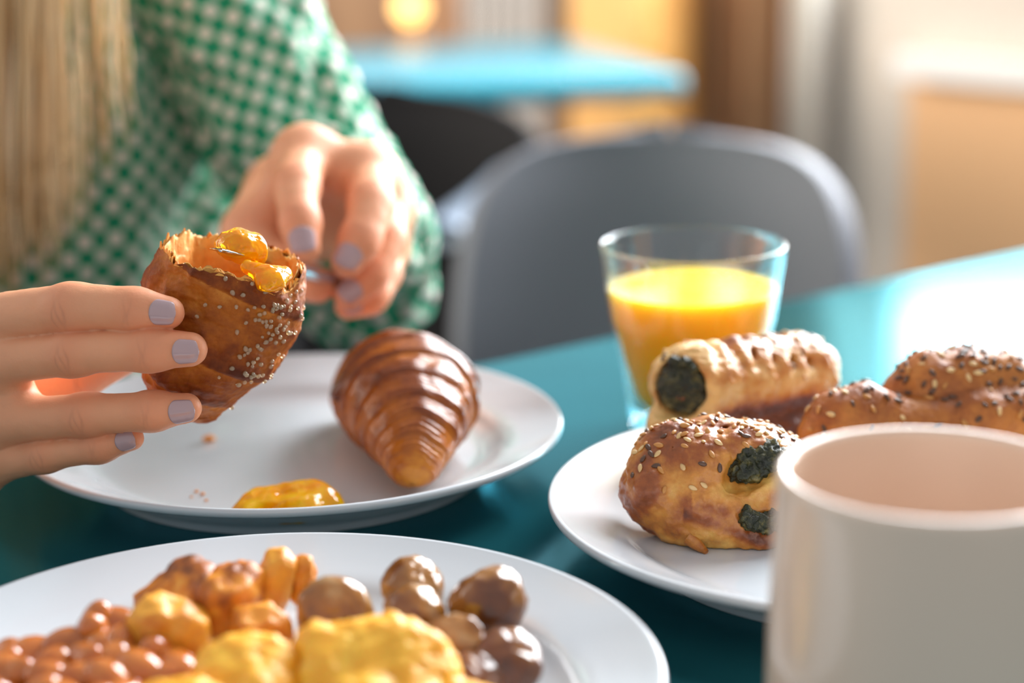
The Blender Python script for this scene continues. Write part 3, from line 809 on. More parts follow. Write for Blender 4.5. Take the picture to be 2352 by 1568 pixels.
    for j in range(0, n, 1):
        if rng.random() > .42: continue
        a = rim[j]; b = rim[(j + 3) % n]; h = 0.0003 + 0.0022 * rng.random() ** 3 * (2.4 if 66 < j < 80 else 1)
        out = a - axis_top; out[2] = 0; out /= np.linalg.norm(out) + 1e-9
        tip = (a + b) / 2 + np.array([0, 0, h]) - out * 0.0012 * rng.random()
        i = len(fl) * 0
        th_ = -out * 0.0006
        fl.append((np.array([a - [0, 0, .001], b - [0, 0, .001], tip, a + th_ - [0, 0, .001], b + th_ - [0, 0, .001], tip + th_]), [(0, 1, 2), (5, 4, 3), (0, 2, 5, 3), (1, 4, 5, 2)]))
    Vf, Ff = merge(fl)
    new_obj('torn_flakes', Vf, Ff, M['crumb'], parent=root, smooth=False, attrs={'bake': np.full(len(Vf), 0.35)})['kind'] = 'stuff'
    q0 = np.array(px(640, 720, HY - 0.025)); q1 = np.array(px(585, 845, HY - 0.028)); q2 = np.array(px(520, 640, HY - 0.028))
    def pick(cn, nn):
        d0 = np.linalg.norm((cn - q0) * [1, .5, 1], axis=1); d1 = np.linalg.norm((cn - q1) * [1, .5, 1], axis=1); d2 = np.linalg.norm((cn - q2) * [1, .5, .6], axis=1)
        return (np.exp(-(d0 / 0.0085) ** 2) + 0.9 * np.exp(-(d1 / 0.008) ** 2) + 0.05 * np.exp(-(d2 / 0.012) ** 2)) * (nn[:, 1] < 0.3)
    scatter(root, 'sugar_grain', Vo, F, [M['sugar']], 95, 0.0019, pick, 5, 0.35, (1, 0.85, 0.75), 0.8)
    return Vo, F
held_V, held_F = held()

# ---- marmalade: a lump on the knife, a smear on the croissant, a spoonful on the plate
def blob(pts, h, k, amp=0.0006, scale=160, seed=1, zfloor=None):
    P = np.array([p[:3] for p in pts]); rmax = max(p[3] for p in pts)
    S = SDF(P.min(0) - rmax * 1.5, P.max(0) + rmax * 1.5, h)
    D = S.field()
    for p in pts: S.cap(D, p[:3], np.array(p[:3]) + 1e-5, p[3], p[3], k)
    V, F = S.mesh(D)
    V = V + (np.stack([nz(V, scale, seed + i) for i in range(3)], 1)) * amp
    if zfloor is not None: V[:, 2] = np.maximum(V[:, 2], zfloor)
    return V, F
def P4(u, v, Y, r): p = px(u, v, Y); return (p.x, p.y, p.z, r)
KT = 0.690                                   # depth of the knife tip
V, F = blob([P4(536, 562, KT + .008, .0050), P4(555, 566, KT + .008, .0056), P4(574, 573, KT + .010, .0054), P4(588, 588, KT + .012, .0038), P4(545, 555, KT + .012, .0048), P4(522, 562, KT + .010, .0042), P4(580, 563, KT + .012, .0040)], 0.0006, 0.0035, 0.0006, 210, 2)
tag(new_obj('marmalade_lump', V, F, M['jam'], org=tuple(px(555, 600, KT + .005))), 'shiny lump of orange marmalade carried on the knife tip', 'marmalade')
V, F = blob([P4(600, 628, KT - .002, .0038), P4(620, 640, KT - .003, .0042), P4(640, 634, KT, .0036), P4(655, 630, KT + .004, .0030), P4(610, 646, KT - .005, .0036), P4(585, 622, KT, .0030), P4(566, 612, KT, .0022), P4(640, 648, KT - .004, .0024)], 0.0006, 0.0025, 0.0005, 260, 4)
tag(new_obj('marmalade_smear', V, F, M['jam'], org=tuple(px(615, 655, KT))), 'marmalade smeared into the torn croissant under the knife', 'marmalade')
pts = []
for u, v, r in ((548, 1160, .0040), (575, 1150, .0062), (600, 1142, .0075), (630, 1142, .0070), (660, 1140, .0080), (690, 1140, .0092), (720, 1138, .0095), (748, 1146, .0078), (620, 1158, .0070), (700, 1160, .0080), (575, 1168, .0050), (660, 1165, .0070), (590, 1128, .0040)):
    p = pz(u, v + 24, 0.0068); pts.append((p.x, p.y, 0.0068 + r * 0.10, r))
V, F = blob(pts, 0.0009, 0.004, 0.0007, 130, 7, 0.0066)
tag(new_obj('marmalade_spoonful', V, F, M['jam'], org=(pts[4][0], pts[4][1], 0.0066)), 'spoonful of orange marmalade lying on the front of the white croissant plate', 'marmalade')
for (u, v, r) in ((480, 1013, .0022), (452, 1130, .0007), (466, 1136, .0008), (474, 1150, .0006), (440, 1142, .0005)):
    p = pz(u, v, 0.0068); V, F = ico(2); V = V * r * (1 + 0.35 * nz(V, 1.7, u)[:, None]) * [1.3, 1, .7] + [p.x, p.y, 0.0068 + r * .6]
    tag(new_obj('crumb', V, F, M['crumb'], org=(p.x, p.y, 0.0068), attrs={'bake': np.full(len(V), 0.45)}),
        'pea-sized croissant crumb alone in the middle of the white plate' if r > .002 else 'tiny croissant crumb among those left of the marmalade on the white plate', 'crumb', 'crumbs on the croissant plate')

# ------------------------------------------------------------------ pastries on the right-hand plate
def uvproj(V):
    d = np.asarray(V) - np.array([0, 0, CAMH])
    R_, U_, F_ = np.array(Rv), np.array(Uv), np.array(Fv)
    w = d @ F_
    return 1176 + FPX * (d @ R_) / w, 784 - FPX * (d @ U_) / w
def carve(S, D, a, b, ra, rb, k=0.001):
    T = S.field(); S.cap(T, a, b, ra, rb, 0.0)
    h = np.clip(0.5 - 0.5 * (D + T) / k, 0, 1)
    D[...] = D * (1 - h) - T * h + k * h * (1 - h)
def pv(u, v, Y): return np.array(px(u, v, Y))
def lumps(pts, h, k, pad=0.006):
    P = np.array([p[:3] for p in pts]); r = max(p[3] for p in pts)
    S = SDF(P.min(0) - r - pad, P.max(0) + r + pad, h); D = S.field()
    for p in pts: S.cap(D, p[:3], np.array(p[:3]) + 1e-5, p[3], p[3], k)
    return S, D
def rough(V, F, amps, seed=0):
    n = normals_of(V, F); d = 0
    for sc, a in amps: d = d + nz(V, sc, seed + sc * 0.01, 3) * a
    return V + n * np.asarray(d)[:, None]
LIN, SES, TOA = M['linseed'], M['sesame'], M['toasted']

# front pastry: pinched parcel with spinach showing through
pts = [P4(1497, 1118, .682, .0105), P4(1520, 1075, .690, .0125), P4(1560, 1040, .694, .0125), P4(1600, 1085, .690, .0185), P4(1600, 1160, .684, .0165), P4(1700, 1080, .692, .0180), P4(1700, 1175, .684, .0165),
       P4(1790, 1105, .694, .0175), P4(1790, 1185, .686, .0155), P4(1484, 1148, .686, .0088), P4(1555, 1190, .684, .0115), P4(1645, 1025, .700, .0125), P4(1745, 1050, .702, .0125), P4(1850, 1130, .69, .013), P4(1660, 1225, .678, .0070), P4(1740, 1240, .676, .0065)]
S, D = lumps(pts, 0.0008, 0.006)
HOLES = [((1705, 1088, .6745), (1785, 1055, .678), .0062), ((1722, 1203, .6655), (1790, 1208, .668), .0042), ((1625, 1012, .690), (1668, 1000, .691), .0034)]
for a, b, r in HOLES: carve(S, D, pv(*a), pv(*b), r, r * 0.9, 0.003)
for a, b in (((1548, 1035, .682), (1578, 1000, .692)), ((1585, 1040, .680), (1628, 995, .694)), ((1700, 1010, .686), (1735, 990, .696))):
    carve(S, D, pv(*a), pv(*b), .0016, .0018, 0.003)
V, F = S.mesh(D)
V = rough(V, F, [(45, .0016), (130, .0009), (420, .00035)], 3)
V[:, 2] = np.maximum(V[:, 2], 0.0069)
u, v = uvproj(V); nr_ = normals_of(V, F)
bk = 0.40 + 0.24 * smooth01((V[:, 2] - 0.026) / 0.022) + 0.42 * np.clip(nz(V, 60, 21, 3), -1, 1) + 0.22 * smooth01((1530 - u) / 60)
bk = bk + 0.38 * np.exp(-(((v - 1188) - (u - 1590) * 0.36) / 14) ** 2) * (u > 1570) * (nr_[:, 1] < 0.2)
bk = bk - 0.30 * np.exp(-(((v - 1130) + (u - 1650) * 0.2) / 34) ** 2) * (u > 1590)
fp = thing('spinach_pastry', pz(1620, 1225, 0.0068), 'pinched spinach pastry sprinkled with sesame and linseed, at the front of its plate', 'pastry')
new_obj('crust', V, F, M['pinch'], parent=fp, attrs={'bake': np.clip(bk, 0, 1)})
def pick(c, n):
    uu, vv = uvproj(c)
    return (n[:, 2] > 0.15) * (smooth01((c[:, 2] - 0.027) / 0.012) + 0.02) * (0.4 + 0.6 * (n[:, 2] > 0.5))
scatter(fp, 'seed', V, F, [SES, SES, TOA, TOA, LIN, TOA], 150, 0.0033, pick, 8, 0.3)
for i, (a, b, r) in enumerate(HOLES):
    A, B = pv(*a), pv(*b); off = (B - A) * 0.0
    fill = [(*(A + (B - A) * t + np.array([0, 0.0052 * r / 0.006, -0.0004 + .0012 * math.sin(9 * t + i)])), r * (0.84 + 0.16 * math.sin(11 * t + i))) for t in np.linspace(0, 1, 6)]
    S2, D2 = lumps(fill, 0.0006, 0.002, 0.003); Vs, Fs = S2.mesh(D2)
    Vs = rough(Vs, Fs, [(190, .0018), (420, .0010)], i)
    new_obj('spinach_filling', Vs, Fs, M['spinach'], parent=fp)
# little flap of pastry at its foot
a = pz(1610, 1268, 0.0068); 
V, F = tube([a + Vector((-.004, .004, .004)), a + Vector((-.001, .0015, .0022)), a + Vector((0.002, -.0012, .0004))], [.0028, .0022, .0010], 10)
new_obj('flap', V, F, M['pinch'], parent=fp, attrs={'bake': np.full(len(V), .6)})

# rear pastry: spinach roll with its open end towards the left
A, B = pv(1590, 880, .762), pv(1845, 856, .800)
pts = [P4(1530 + 0, 968, .756, .0085), P4(1600, 975, .762, .0100), P4(1690, 975, .772, .0110), P4(1790, 975, .785, .0115), P4(1850, 960, .795, .0105)]
P = np.vstack([A, B, [p[:3] for p in pts]])
S = SDF(P.min(0) - .027, P.max(0) + .027, 0.0008); D = S.field()
ax = (B - A) / np.linalg.norm(B - A)
S.cap(D, A, B, .0172, .0150, 0)
S.cap(D, A + ax * .03, B - ax * .004, .0172, .0165, .006)
for a, b in zip(pts, pts[1:]): S.cap(D, a[:3], b[:3], a[3], b[3], .0035)
# flat open end: cut by a plane, then a pocket for the filling
X = S.ax[0][:, None, None]; Y = S.ax[1][None, :, None]; Z = S.ax[2][None, None, :]
face = pv(1560, 892, .7515)
fd = ax * 0.70 + np.array([0.0, 0.72, -0.02]); fd /= np.linalg.norm(fd)
up_only = smooth01((Z - (face[2] - 0.015)) / 0.004)
pl = -((X - face[0]) * fd[0] + (Y - face[1]) * fd[1] + (Z - face[2]) * fd[2])
pl = pl - (1 - up_only) * 0.02
kk_ = 0.004; hh = np.clip(0.5 + 0.5 * (D - pl) / kk_, 0, 1); D[...] = (pl * (1 - hh) + D * hh + kk_ * hh * (1 - hh))
carve(S, D, face - fd * .004, face + fd * .010, .0124, .0105, .002)
for i in range(6):
    carve(S, D, pv(1622 + i * 40, 776 + i * 1, .770 + i * .006), pv(1664 + i * 40, 832 + i * 2, .750 + i * .006), .0014 + .0005 * math.sin(i * 2.1), .0009, .004)
V, F = S.mesh(D)
V = rough(V, F, [(55, .0012), (170, .0007), (480, .0003)], 6)
V[:, 2] = np.maximum(V[:, 2], 0.0072)
u, v = uvproj(V); n = normals_of(V, F)
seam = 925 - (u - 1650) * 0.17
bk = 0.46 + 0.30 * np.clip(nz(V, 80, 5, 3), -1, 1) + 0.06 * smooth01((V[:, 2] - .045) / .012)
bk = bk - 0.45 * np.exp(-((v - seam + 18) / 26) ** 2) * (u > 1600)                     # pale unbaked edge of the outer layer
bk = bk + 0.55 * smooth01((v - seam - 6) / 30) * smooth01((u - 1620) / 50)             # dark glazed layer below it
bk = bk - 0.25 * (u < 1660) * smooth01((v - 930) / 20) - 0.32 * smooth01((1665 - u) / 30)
rp = thing('spinach_pastry', (0.5 * (A + B)[0], 0.5 * (A + B)[1], 0.0072), 'rolled spinach pastry with its open filled end showing, at the back before the glass', 'pastry')
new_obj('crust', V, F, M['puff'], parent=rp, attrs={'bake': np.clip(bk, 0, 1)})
# the filling: a lumpy disc rolled in a spiral
sp_ = []
e1 = np.cross(fd, [0, 0, 1.0]); e1 /= np.linalg.norm(e1); e2 = np.cross(e1, fd)
for t in np.linspace(0, 1, 34):
    a = t * 2.3 * 2 * PI; r = 0.0015 + 0.0092 * t
    c = face + fd * (.0022 + .0014 * math.sin(a * 1.7)) + e1 * r * math.cos(a) + e2 * r * math.sin(a)
    sp_.append((*c, .0024 + .0006 * math.sin(a * 2.3)))
sp_.append((*(face + fd * .008), .0108))
S2, D2 = lumps(sp_, .0006, .0016, .003); Vs, Fs = S2.mesh(D2); Vs = rough(Vs, Fs, [(240, .0008), (600, .0005)], 3)
new_obj('spinach_filling', Vs, Fs, M['spinach'], parent=rp)
c = face + fd * .0012 + e2 * -.0025 + e1 * .001
S2, D2 = lumps([(*(c - e1 * .0035 - e2 * .001), .0024), (*(c), .0030), (*(c + e1 * .0030 + e2 * .0022), .0024), (*(c + e1 * .0055 + e2 * .0040), .0014)], .0005, .003, .003); Vs, Fs = S2.mesh(D2); Vs = rough(Vs, Fs, [(260, .0012)], 4)
new_obj('browned_cheese', Vs, Fs, M['cheese'], parent=rp)
def pick(c, n):
    uu, vv = uvproj(c)
    return (n[:, 2] > 0.2) * (np.exp(-((uu - 1545) / 45) ** 2) * (vv < 880) + 0.5 * np.exp(-((uu - 1830) / 40) ** 2) + 0.10) * (c[:, 2] > .04)
scatter(rp, 'seed', V, F, [SES, TOA, LIN], 46, 0.0031, pick, 4, 0.3)

# the seeded roll: two fat strands twisted together
pts = [[P4(1880, 1000, .732, .0080), P4(1925, 968, .735, .0108), P4(1985, 952, .738, .0116), P4(2060, 972, .742, .0105), P4(2150, 975, .746, .0110), P4(2250, 960, .748, .0122), P4(2330, 950, .752, .0125)],
       [P4(2075, 900, .756, .0085), P4(2130, 882, .758, .0125), P4(2210, 880, .761, .0145), P4(2300, 890, .764, .0140), P4(2390, 915, .768, .0115)],
       [P4(1950, 1020, .742, .0110), P4(2080, 1030, .748, .0130), P4(2220, 1020, .756, .0140), P4(2340, 1010, .762, .0120)]]
Q = np.array([p for s_ in pts for p in s_]); S = SDF(Q[:, :3].min(0) - .019, Q[:, :3].max(0) + .019, 0.0009); D = S.field()
fields = []
for s_ in pts:
    T_ = S.field()
    for a, b in zip(s_, s_[1:]): S.cap(T_, a[:3], b[:3], a[3], b[3], .006)
    fields.append(T_)
D = smin(smin(fields[0], fields[2], .006), fields[1], .0022)
V, F = S.mesh(D); V = rough(V, F, [(40, .0012), (150, .0005), (500, .0002)], 9)
V[:, 2] = np.maximum(V[:, 2], 0.0074)
n = normals_of(V, F)
bk = 0.46 + 0.25 * n[:, 2] + 0.22 * nz(V, 70, 2, 3)
rb = thing('seeded_roll', (Q[:, 0].mean(), Q[:, 1].mean(), 0.0074), 'twisted bread roll covered in linseed and sesame, behind the white mug', 'bread roll')
new_obj('crust', V, F, M['bun'], parent=rb, attrs={'bake': np.clip(bk, 0, 1)})
scatter(rb, 'seed', V, F, [LIN, LIN, SES, LIN, TOA], 140, 0.0037, lambda c, n: (n[:, 2] > -0.15) * (n[:, 1] < 0.5) * (0.25 + smooth01((c[:, 2] - .036) / .02)), 12, 0.35, (1, .55, .30))
# pale cut roll behind the mug
hc = px(2420, 1040, .700)
p = catmull([(0.0001, .018), (.012, .0178), (.022, .0165), (.0262, .0145), (.0275, .011), (.0268, .006), (.022, .001), (.0001, 0.0)], 50); p[:, 0] = np.maximum(p[:, 0], .0001)
V, F = lathe(p, 64, (hc.x, hc.y, 0.0085)); V = rough(V, F, [(60, .0009), (220, .0004)], 2)
hb = thing('bread_roll', (hc.x, hc.y, 0.0085), 'pale halved bread roll lying flat, mostly hidden behind the white mug', 'bread roll')
new_obj('crumb', V, F, M['bread'], parent=hb, attrs={'bake': np.clip(0.12 + 0.5 * (V[:, 2] < .020), 0, 1)})

# ------------------------------------------------------------------ the hot breakfast on the front plate
def chunk(name, u, v, Y, sx, sy, sz, rot, m, label, cat, group=None, seed=0, amps=((60, .0020), (170, .0013)), boxy=0.0, bakef=None, sub=4, zmin=0.0068):
    V, F = ico(sub)
    if boxy > 0: V = V / (np.max(np.abs(V), axis=1)[:, None] ** boxy * np.linalg.norm(V, axis=1)[:, None] ** (1 - boxy))
    V = V * np.array([sx, sy, sz]); V = V @ rotm(*rot).T
    c = pv(u, v, Y); V = V + c
    V = rough(V, F, amps, seed)
    V[:, 2] = np.maximum(V[:, 2], zmin)
    b = 0.30 + 0.25 * nz(V, 70, seed, 3) if bakef is None else bakef(V)
    o = new_obj(name, V, F, m, org=(c[0], c[1], V[:, 2].min()), attrs={'bake': np.clip(b, 0, 1)})
    return tag(o, label, cat, group)
GP = 'fried potatoes on the front plate'
crisp = lambda k, s: (lambda V: 0.32 + 0.42 * smooth01((V[:, 2] - (V[:, 2].max() - k)) / k) + 0.45 * nz(V, 130, s, 3))
chunk('fried_potato', 425, 1395, .585, .0150, .012, .0125, (0.2, -0.55, 0.3), M['potato'], 'largest fried potato wedge, dark crisp top edge, at the back of the heap', 'potato', GP, 1, boxy=.55, bakef=crisp(.010, 3))
chunk('fried_potato', 530, 1385, .582, .0095, .012, .0125, (0.1, 0.15, -0.4), M['potato'], 'fried potato with a pale shiny face, right of the crisp-edged wedge', 'potato', GP, 2, boxy=.5, bakef=crisp(.005, 5))
chunk('fried_potato', 625, 1345, .592, .0060, .008, .0135, (0.1, 0.35, 0.2), M['potato'], 'thin yellow potato wedge standing up to a point', 'potato', GP, 3, boxy=.4, amps=((80, .0012), (260, .0006)), bakef=lambda V: 0.12 + .25 * nz(V, 90, 4, 3))
chunk('fried_potato', 692, 1330, .594, .0034, .005, .0085, (0.0, 0.12, 0.0), M['potato'], 'small browned potato stick upright beside the pointed wedge', 'potato', GP, 4, boxy=.3)
chunk('fried_potato', 392, 1445, .565, .0125, .010, .0095, (0.0, 0.3, 0.2), M['potato'], 'yellow fried potato with a dark spot, in front of the crisp wedge', 'potato', GP, 5, boxy=.35, bakef=lambda V: 0.10 + .40 * nz(V, 100, 14, 3))
chunk('fried_potato', 595, 1440, .566, .0085, .009, .0070, (0.1, -0.1, 0.5), M['potato'], 'rounded golden-brown potato piece between the heap and the egg', 'potato', GP, 6, boxy=.3, bakef=lambda V: 0.30 + .2 * nz(V, 100, 6, 3))

GM = 'fried mushrooms on the front plate'
def mushroom(u, v, Y, r, h, rot, label, seed, pale=0.0, stem=True):
    p = catmull([(0.0001, h), (r * .45, h * .92), (r * .85, h * .55), (r, h * .12), (r * .96, -h * .10), (r * .80, -h * .16), (r * .5, -h * .02), (0.0001, 0.0)], 40)
    p[:, 0] = np.maximum(p[:, 0], .0001)
    V, F = lathe(p, 40); V = rough(V, F, [(90, .0011), (260, .0005)], seed)
    c = pv(u, v, Y); R_ = rotm(*rot)
    zb = (V @ R_.T + c)[:, 2].min(); c[2] += max(0, 0.0070 - zb)
    V = V @ R_.T + c
    root = thing('fried_mushroom', (c[0], c[1], max(0.007, V[:, 2].min())), label, 'mushroom', GM)
    b = 0.55 + 0.3 * nz(V, 70, seed, 3) - pale
    new_obj('cap', V, F, M['mush'], parent=root, attrs={'bake': np.clip(b, 0, 1)})
    if stem:
        T_, Ft = tube(catmull([(0, 0, .001), (.0004, 0, -h * .35), (0, .0006, -h * .75)], 10), [r * .40, r * .36, r * .34, r * .33, r * .33, r * .34, r * .35, r * .36, r * .36, r * .3], 18)
        T_ = rough(T_, Ft, [(200, .0005)], seed) @ R_.T + c
        new_obj('stem', T_, Ft, M['mush'], parent=root, attrs={'bake': np.clip(0.22 + 0.3 * nz(T_, 90, seed + 2), 0, 1)})
mushroom(768, 1412, .572, .0125, .0085, (1.25, 0.25, 0.0), 'sliced mushroom with a pale greyish face and dark brown edge, next to the potatoes', 1, .28)
mushroom(945, 1352, .590, .0110, .0095, (0.55, 0.25, 0.3), 'mushroom with a bright shiny crown, at the back of the mushroom pile', 2, .25)
mushroom(950, 1415, .572, .0105, .0090, (0.75, 0.35, 0.2), 'mushroom with a split dark side, directly below the shiny-crowned one', 3, .12)
mushroom(1112, 1405, .580, .0125, .0170, (0.35, 0.50, 0.0), 'large smooth reddish-brown mushroom cap standing on its rim', 4, -.02)
mushroom(1045, 1478, .555, .0100, .0060, (1.0, -0.5, 0.4), 'flat olive-brown mushroom slice in front of the large cap', 5, .18)
mushroom(1165, 1525, .550, .0110, .0085, (0.7, 0.3, 0.1), 'dull purplish-brown mushroom at the right end of the heap', 6, -.08)
mushroom(1085, 1560, .540, .0090, .0065, (0.6, -0.2, 0.5), 'small dark mushroom at the bottom edge, below the purplish one', 7, -.10, False)

GE = 'scrambled egg on the front plate'
def egg(spec, label, seed):
    pts = [P4(*s) for s in spec]
    S, D = lumps(pts, .0012, .0045); V, F = S.mesh(D)
    V = rough(V, F, [(120, .0013), (330, .0006)], seed); V[:, 2] = np.maximum(V[:, 2], .0068)
    c = np.mean([p[:3] for p in pts], 0)
    tag(new_obj('scrambled_egg', V, F, M['egg'], org=(c[0], c[1], V[:, 2].min())), label, 'egg', GE)
egg([(735, 1490, .535, .0075), (790, 1505, .535, .0085), (850, 1490, .535, .0095), (910, 1485, .535, .0095), (965, 1510, .533, .0090), (1000, 1550, .530, .0080), (850, 1560, .527, .0110), (760, 1560, .527, .0100), (930, 1570, .527, .0105), (830, 1650, .515, .013), (950, 1660, .515, .012)],
    'big fluffy lump of yellow scrambled egg in front of the mushrooms', 1)
egg([(500, 1530, .532, .0070), (560, 1520, .533, .0080), (620, 1515, .534, .0078), (640, 1560, .530, .0080), (540, 1580, .527, .0095), (600, 1620, .520, .0110)],
    'smooth blocky lump of yellow egg between the beans and the fluffy egg', 2)
egg([(1040, 1610, .520, .0070), (1090, 1620, .520, .0060), (1120, 1640, .516, .0070)], 'low strip of egg at the bottom edge under the mushrooms', 3)
egg([(350, 1620, .515, .0070), (420, 1615, .515, .0075), (480, 1640, .512, .0080)], 'low strip of egg at the bottom edge under the baked beans', 4)

# baked beans: a heap of single beans in sauce
GB = 'baked beans on the front plate'
iv, jf = ico(3)
q = iv * np.array([.0096, .0064, .0060]); q[:, 1] -= .0026 * (1 - (q[:, 0] / .0096) ** 2)
bd = bpy.data.meshes.new('baked_bean'); bd.from_pydata(q.tolist(), [], jf); bd.update()
bd.polygons.foreach_set('use_smooth', [True] * len(bd.polygons)); bd.materials.append(M['bean'])
spots = [(230, 1425, .572), (262, 1445, .568), (205, 1470, .562), (255, 1485, .560), (300, 1470, .560), (340, 1500, .555), (150, 1490, .560), (175, 1520, .552), (120, 1525, .554), (225, 1530, .549), (280, 1530, .549), (330, 1545, .545), (385, 1530, .549), (425, 1545, .546), (80, 1520, .560), (40, 1500, .566), (15, 1530, .558), (60, 1555, .548), (120, 1565, .543),
         (185, 1568, .540), (250, 1575, .538), (310, 1585, .535), (380, 1580, .538), (440, 1590, .536), (5, 1570, .545), (-30, 1520, .562), (360, 1470, .562), (-20, 1575, .545), (20, 1610, .532), (90, 1610, .530), (160, 1615, .528), (230, 1620, .527), (-70, 1560, .55), (300, 1630, .525), (60, 1660, .518), (140, 1665, .516)]
r = np.random.default_rng(3)
for i, (u, v, Y) in enumerate(spots):
    p = pv(u, v, Y); p[2] = max(p[2], .0115)
    o = bpy.data.objects.new('baked_bean', bd); COL.objects.link(o)
    o.location = p; o.rotation_euler = (r.normal() * .5, r.normal() * .4, r.random() * 6.28); s = 1.0 + .1 * r.normal(); o.scale = (s, s, s)
    tag(o, 'glossy baked bean in the orange-brown heap at the left of the front plate', 'bean', GB)
sp_ = [(u, v + 38, Y, .0075) for u, v, Y in spots]
pts = []
for u, v, Y, rr in sp_:
    p = pv(u, v, Y); pts.append((p[0], p[1], .008, max(.004, min(.010, p[2] - .004))))
S, D = lumps(pts, .0014, .004); V, F = S.mesh(D); V[:, 2] = np.maximum(V[:, 2], .0067); V = rough(V, F, [(150, .0006)], 2)
tag(new_obj('tomato_sauce', V, F, M['sauce'], org=(pts[0][0], pts[0][1], .0068)), 'thick orange-brown tomato sauce lying between the baked beans', 'sauce', None, 'stuff')

# ------------------------------------------------------------------ the person
PB = Vector((-0.33, 1.13, FLOOR_Z))
person = thing('person', PB, 'person in a green and white checked cardigan holding a torn croissant and a knife', 'person')
parts_body, flush, crease = [], [], []
def cap_d(X, a, b, ra, rb):
    a = np.asarray(a, float); b = np.asarray(b, float); ab = b - a
    t = np.clip(((X - a) @ ab) / (ab @ ab + 1e-12), 0, 1)
    return np.linalg.norm(X - a - t[:, None] * ab, axis=1) - (ra + (rb - ra) * t)
def hand(fingers, palm, arm, h, kroot=0.007, kpalm=0.012, xmin=None):
    """fingers: lists of (point, radius); palm: capsules (a, b, ra, rb); one continuous surface, fingers kept apart"""
    allp = [p for f in fingers for p, _ in f] + [p for c in palm + arm for p in c[:2]]
    P = np.array([tuple(p) for p in allp])
    lo, hi = P.min(0) - .035, P.max(0) + .02
    if xmin is not None: lo[0] = xmin; P = P[P[:, 0] > xmin - .01]; lo[1:] = P.min(0)[1:] - .02; hi = P.max(0) + .016
    S = SDF(lo, hi, h)
    base = S.field()
    for a, b, ra, rb in palm: S.cap(base, a, b, ra, rb, kpalm)
    for a, b, ra, rb in arm: S.cap(base, a, b, ra, rb, .02)
    out = base.copy()
    for f in fingers:
        T_ = S.field()
        fs = catmull([(*p_, r_) for p_, r_ in f], 26)
        for a, b in zip(fs, fs[1:]): S.cap(T_, a[:3], b[:3], a[3] + .0002, b[3] + .0002, 0)
        # little swelling at the middle joints
        for (p, r_) in f[1:3]: S.cap(T_, p, np.array(p) + 1e-5, r_ * 1.01, r_ * 1.01, .005)
        out = np.minimum(out, smin(base, T_, kroot))
    V, F = S.mesh(out)
    fl = np.zeros(len(V)); cz = np.zeros(len(V))
    for f in fingers:
        tip = np.array(f[-1][0]); fl += 0.7 * np.exp(-(np.linalg.norm(V - tip, axis=1) / (f[-1][1] * 1.8)) ** 2)
        for i in (1, 2):
            if i >= len(f) - 1: continue
            p, r_ = np.array(f[i][0]), f[i][1]
            ax_ = np.array(f[i + 1][0]) - np.array(f[i - 1][0]); ax_ /= np.linalg.norm(ax_)
            dd = V - p; s_ = dd @ ax_; rad = np.linalg.norm(dd - s_[:, None] * ax_, axis=1)
            near = np.exp(-np.clip(rad - r_ * 1.15, 0, None) / .0012)
            lat_ = np.cross(ax_, [0, 1.0, 0]); lat_ /= np.linalg.norm(lat_)
            lw = np.exp(-((dd @ lat_) / (r_ * .62)) ** 2) * (dd[:, 1] < 0)
            fl += 0.55 * near * np.exp(-(s_ / (r_ * .9)) ** 2)
            for off in ((-.0017, .0001, .0019) if i == 1 else (-.0008, .0011)):
                cz += near * lw * np.exp(-((s_ - off + .0007 * np.sin((dd @ lat_) * 520 + off * 2500)) / .00050) ** 2)
    n = normals_of(V, F)
    V = V - n * (np.clip(cz, 0, 1) * .00009)[:, None]
    V = V + n * (nz(V, 220, 3, 2) * .00012)[:, None]
    return V, F, np.clip(fl, 0, 1), np.clip(cz, 0, 1)
def Pn(u, v, Y): return np.array(px(u, v, Y))
# the hand on the croissant (four fingers across its front, thumb behind)
RH = [[(Pn(-95, 748, .703), .0100), (Pn(165, 708, .684), .0086), (Pn(310, 711, .676), .0072), (Pn(386, 718, .6745), .0057)],
      [(Pn(-110, 840, .700), .0098), (Pn(170, 810, .681), .0080), (Pn(345, 802, .6725), .0074), (Pn(437, 802, .6715), .0060)],
      [(Pn(-90, 975, .700), .0094), (Pn(200, 953, .683), .0075), (Pn(350, 944, .675), .0066), (Pn(429, 937, .6745), .0053)],
      [(Pn(-70, 1075, .703), .0082), (Pn(105, 1043, .690), .0062), (Pn(228, 1024, .684), .0056), (Pn(302, 1006, .681), .0044)],
      [(Pn(-170, 930, .735), .0115), (Pn(30, 915, .732), .0100), (Pn(175, 868, .733), .0086), (Pn(320, 800, .742), .0066)]]
WR = Pn(-520, 985, .745)
palmR = [(WR, RH[0][0][0], .020, .0115), (WR, RH[1][0][0], .020, .0115), (WR, RH[2][0][0], .019, .0108), (WR, RH[3][0][0], .018, .0095),
         (RH[0][0][0], RH[1][0][0], .0105, .0105), (RH[1][0][0], RH[2][0][0], .0105, .0100), (RH[2][0][0], RH[3][0][0], .0100, .0085), (WR, RH[4][0][0], .021, .0125),
         (RH[1][0][0], Pn(25, 880, .696), .0100, .0072), (RH[2][0][0], Pn(45, 940, .696), .0095, .0066), (RH[3][0][0], Pn(10, 1035, .698), .0085, .0056), (RH[0][0][0], Pn(20, 780, .696), .010, .007)]
ELR = np.array([-0.49, 0.97, 0.035])
V, F, fl, cz = hand(RH, palmR, [(WR, WR + (ELR - WR) * .45, .024, .030)], .0007, .006, xmin=-.232)
parts_body.append((V, F)); flush.append(fl); crease.append(cz)
S = SDF(WR - .06, np.array([-.205, WR[1] + .07, WR[2] + .08]), .003); D = S.field()
for c_ in palmR[:8]: S.cap(D, c_[0], np.array(c_[1]), c_[2] - .002, c_[3] - .002, .012)
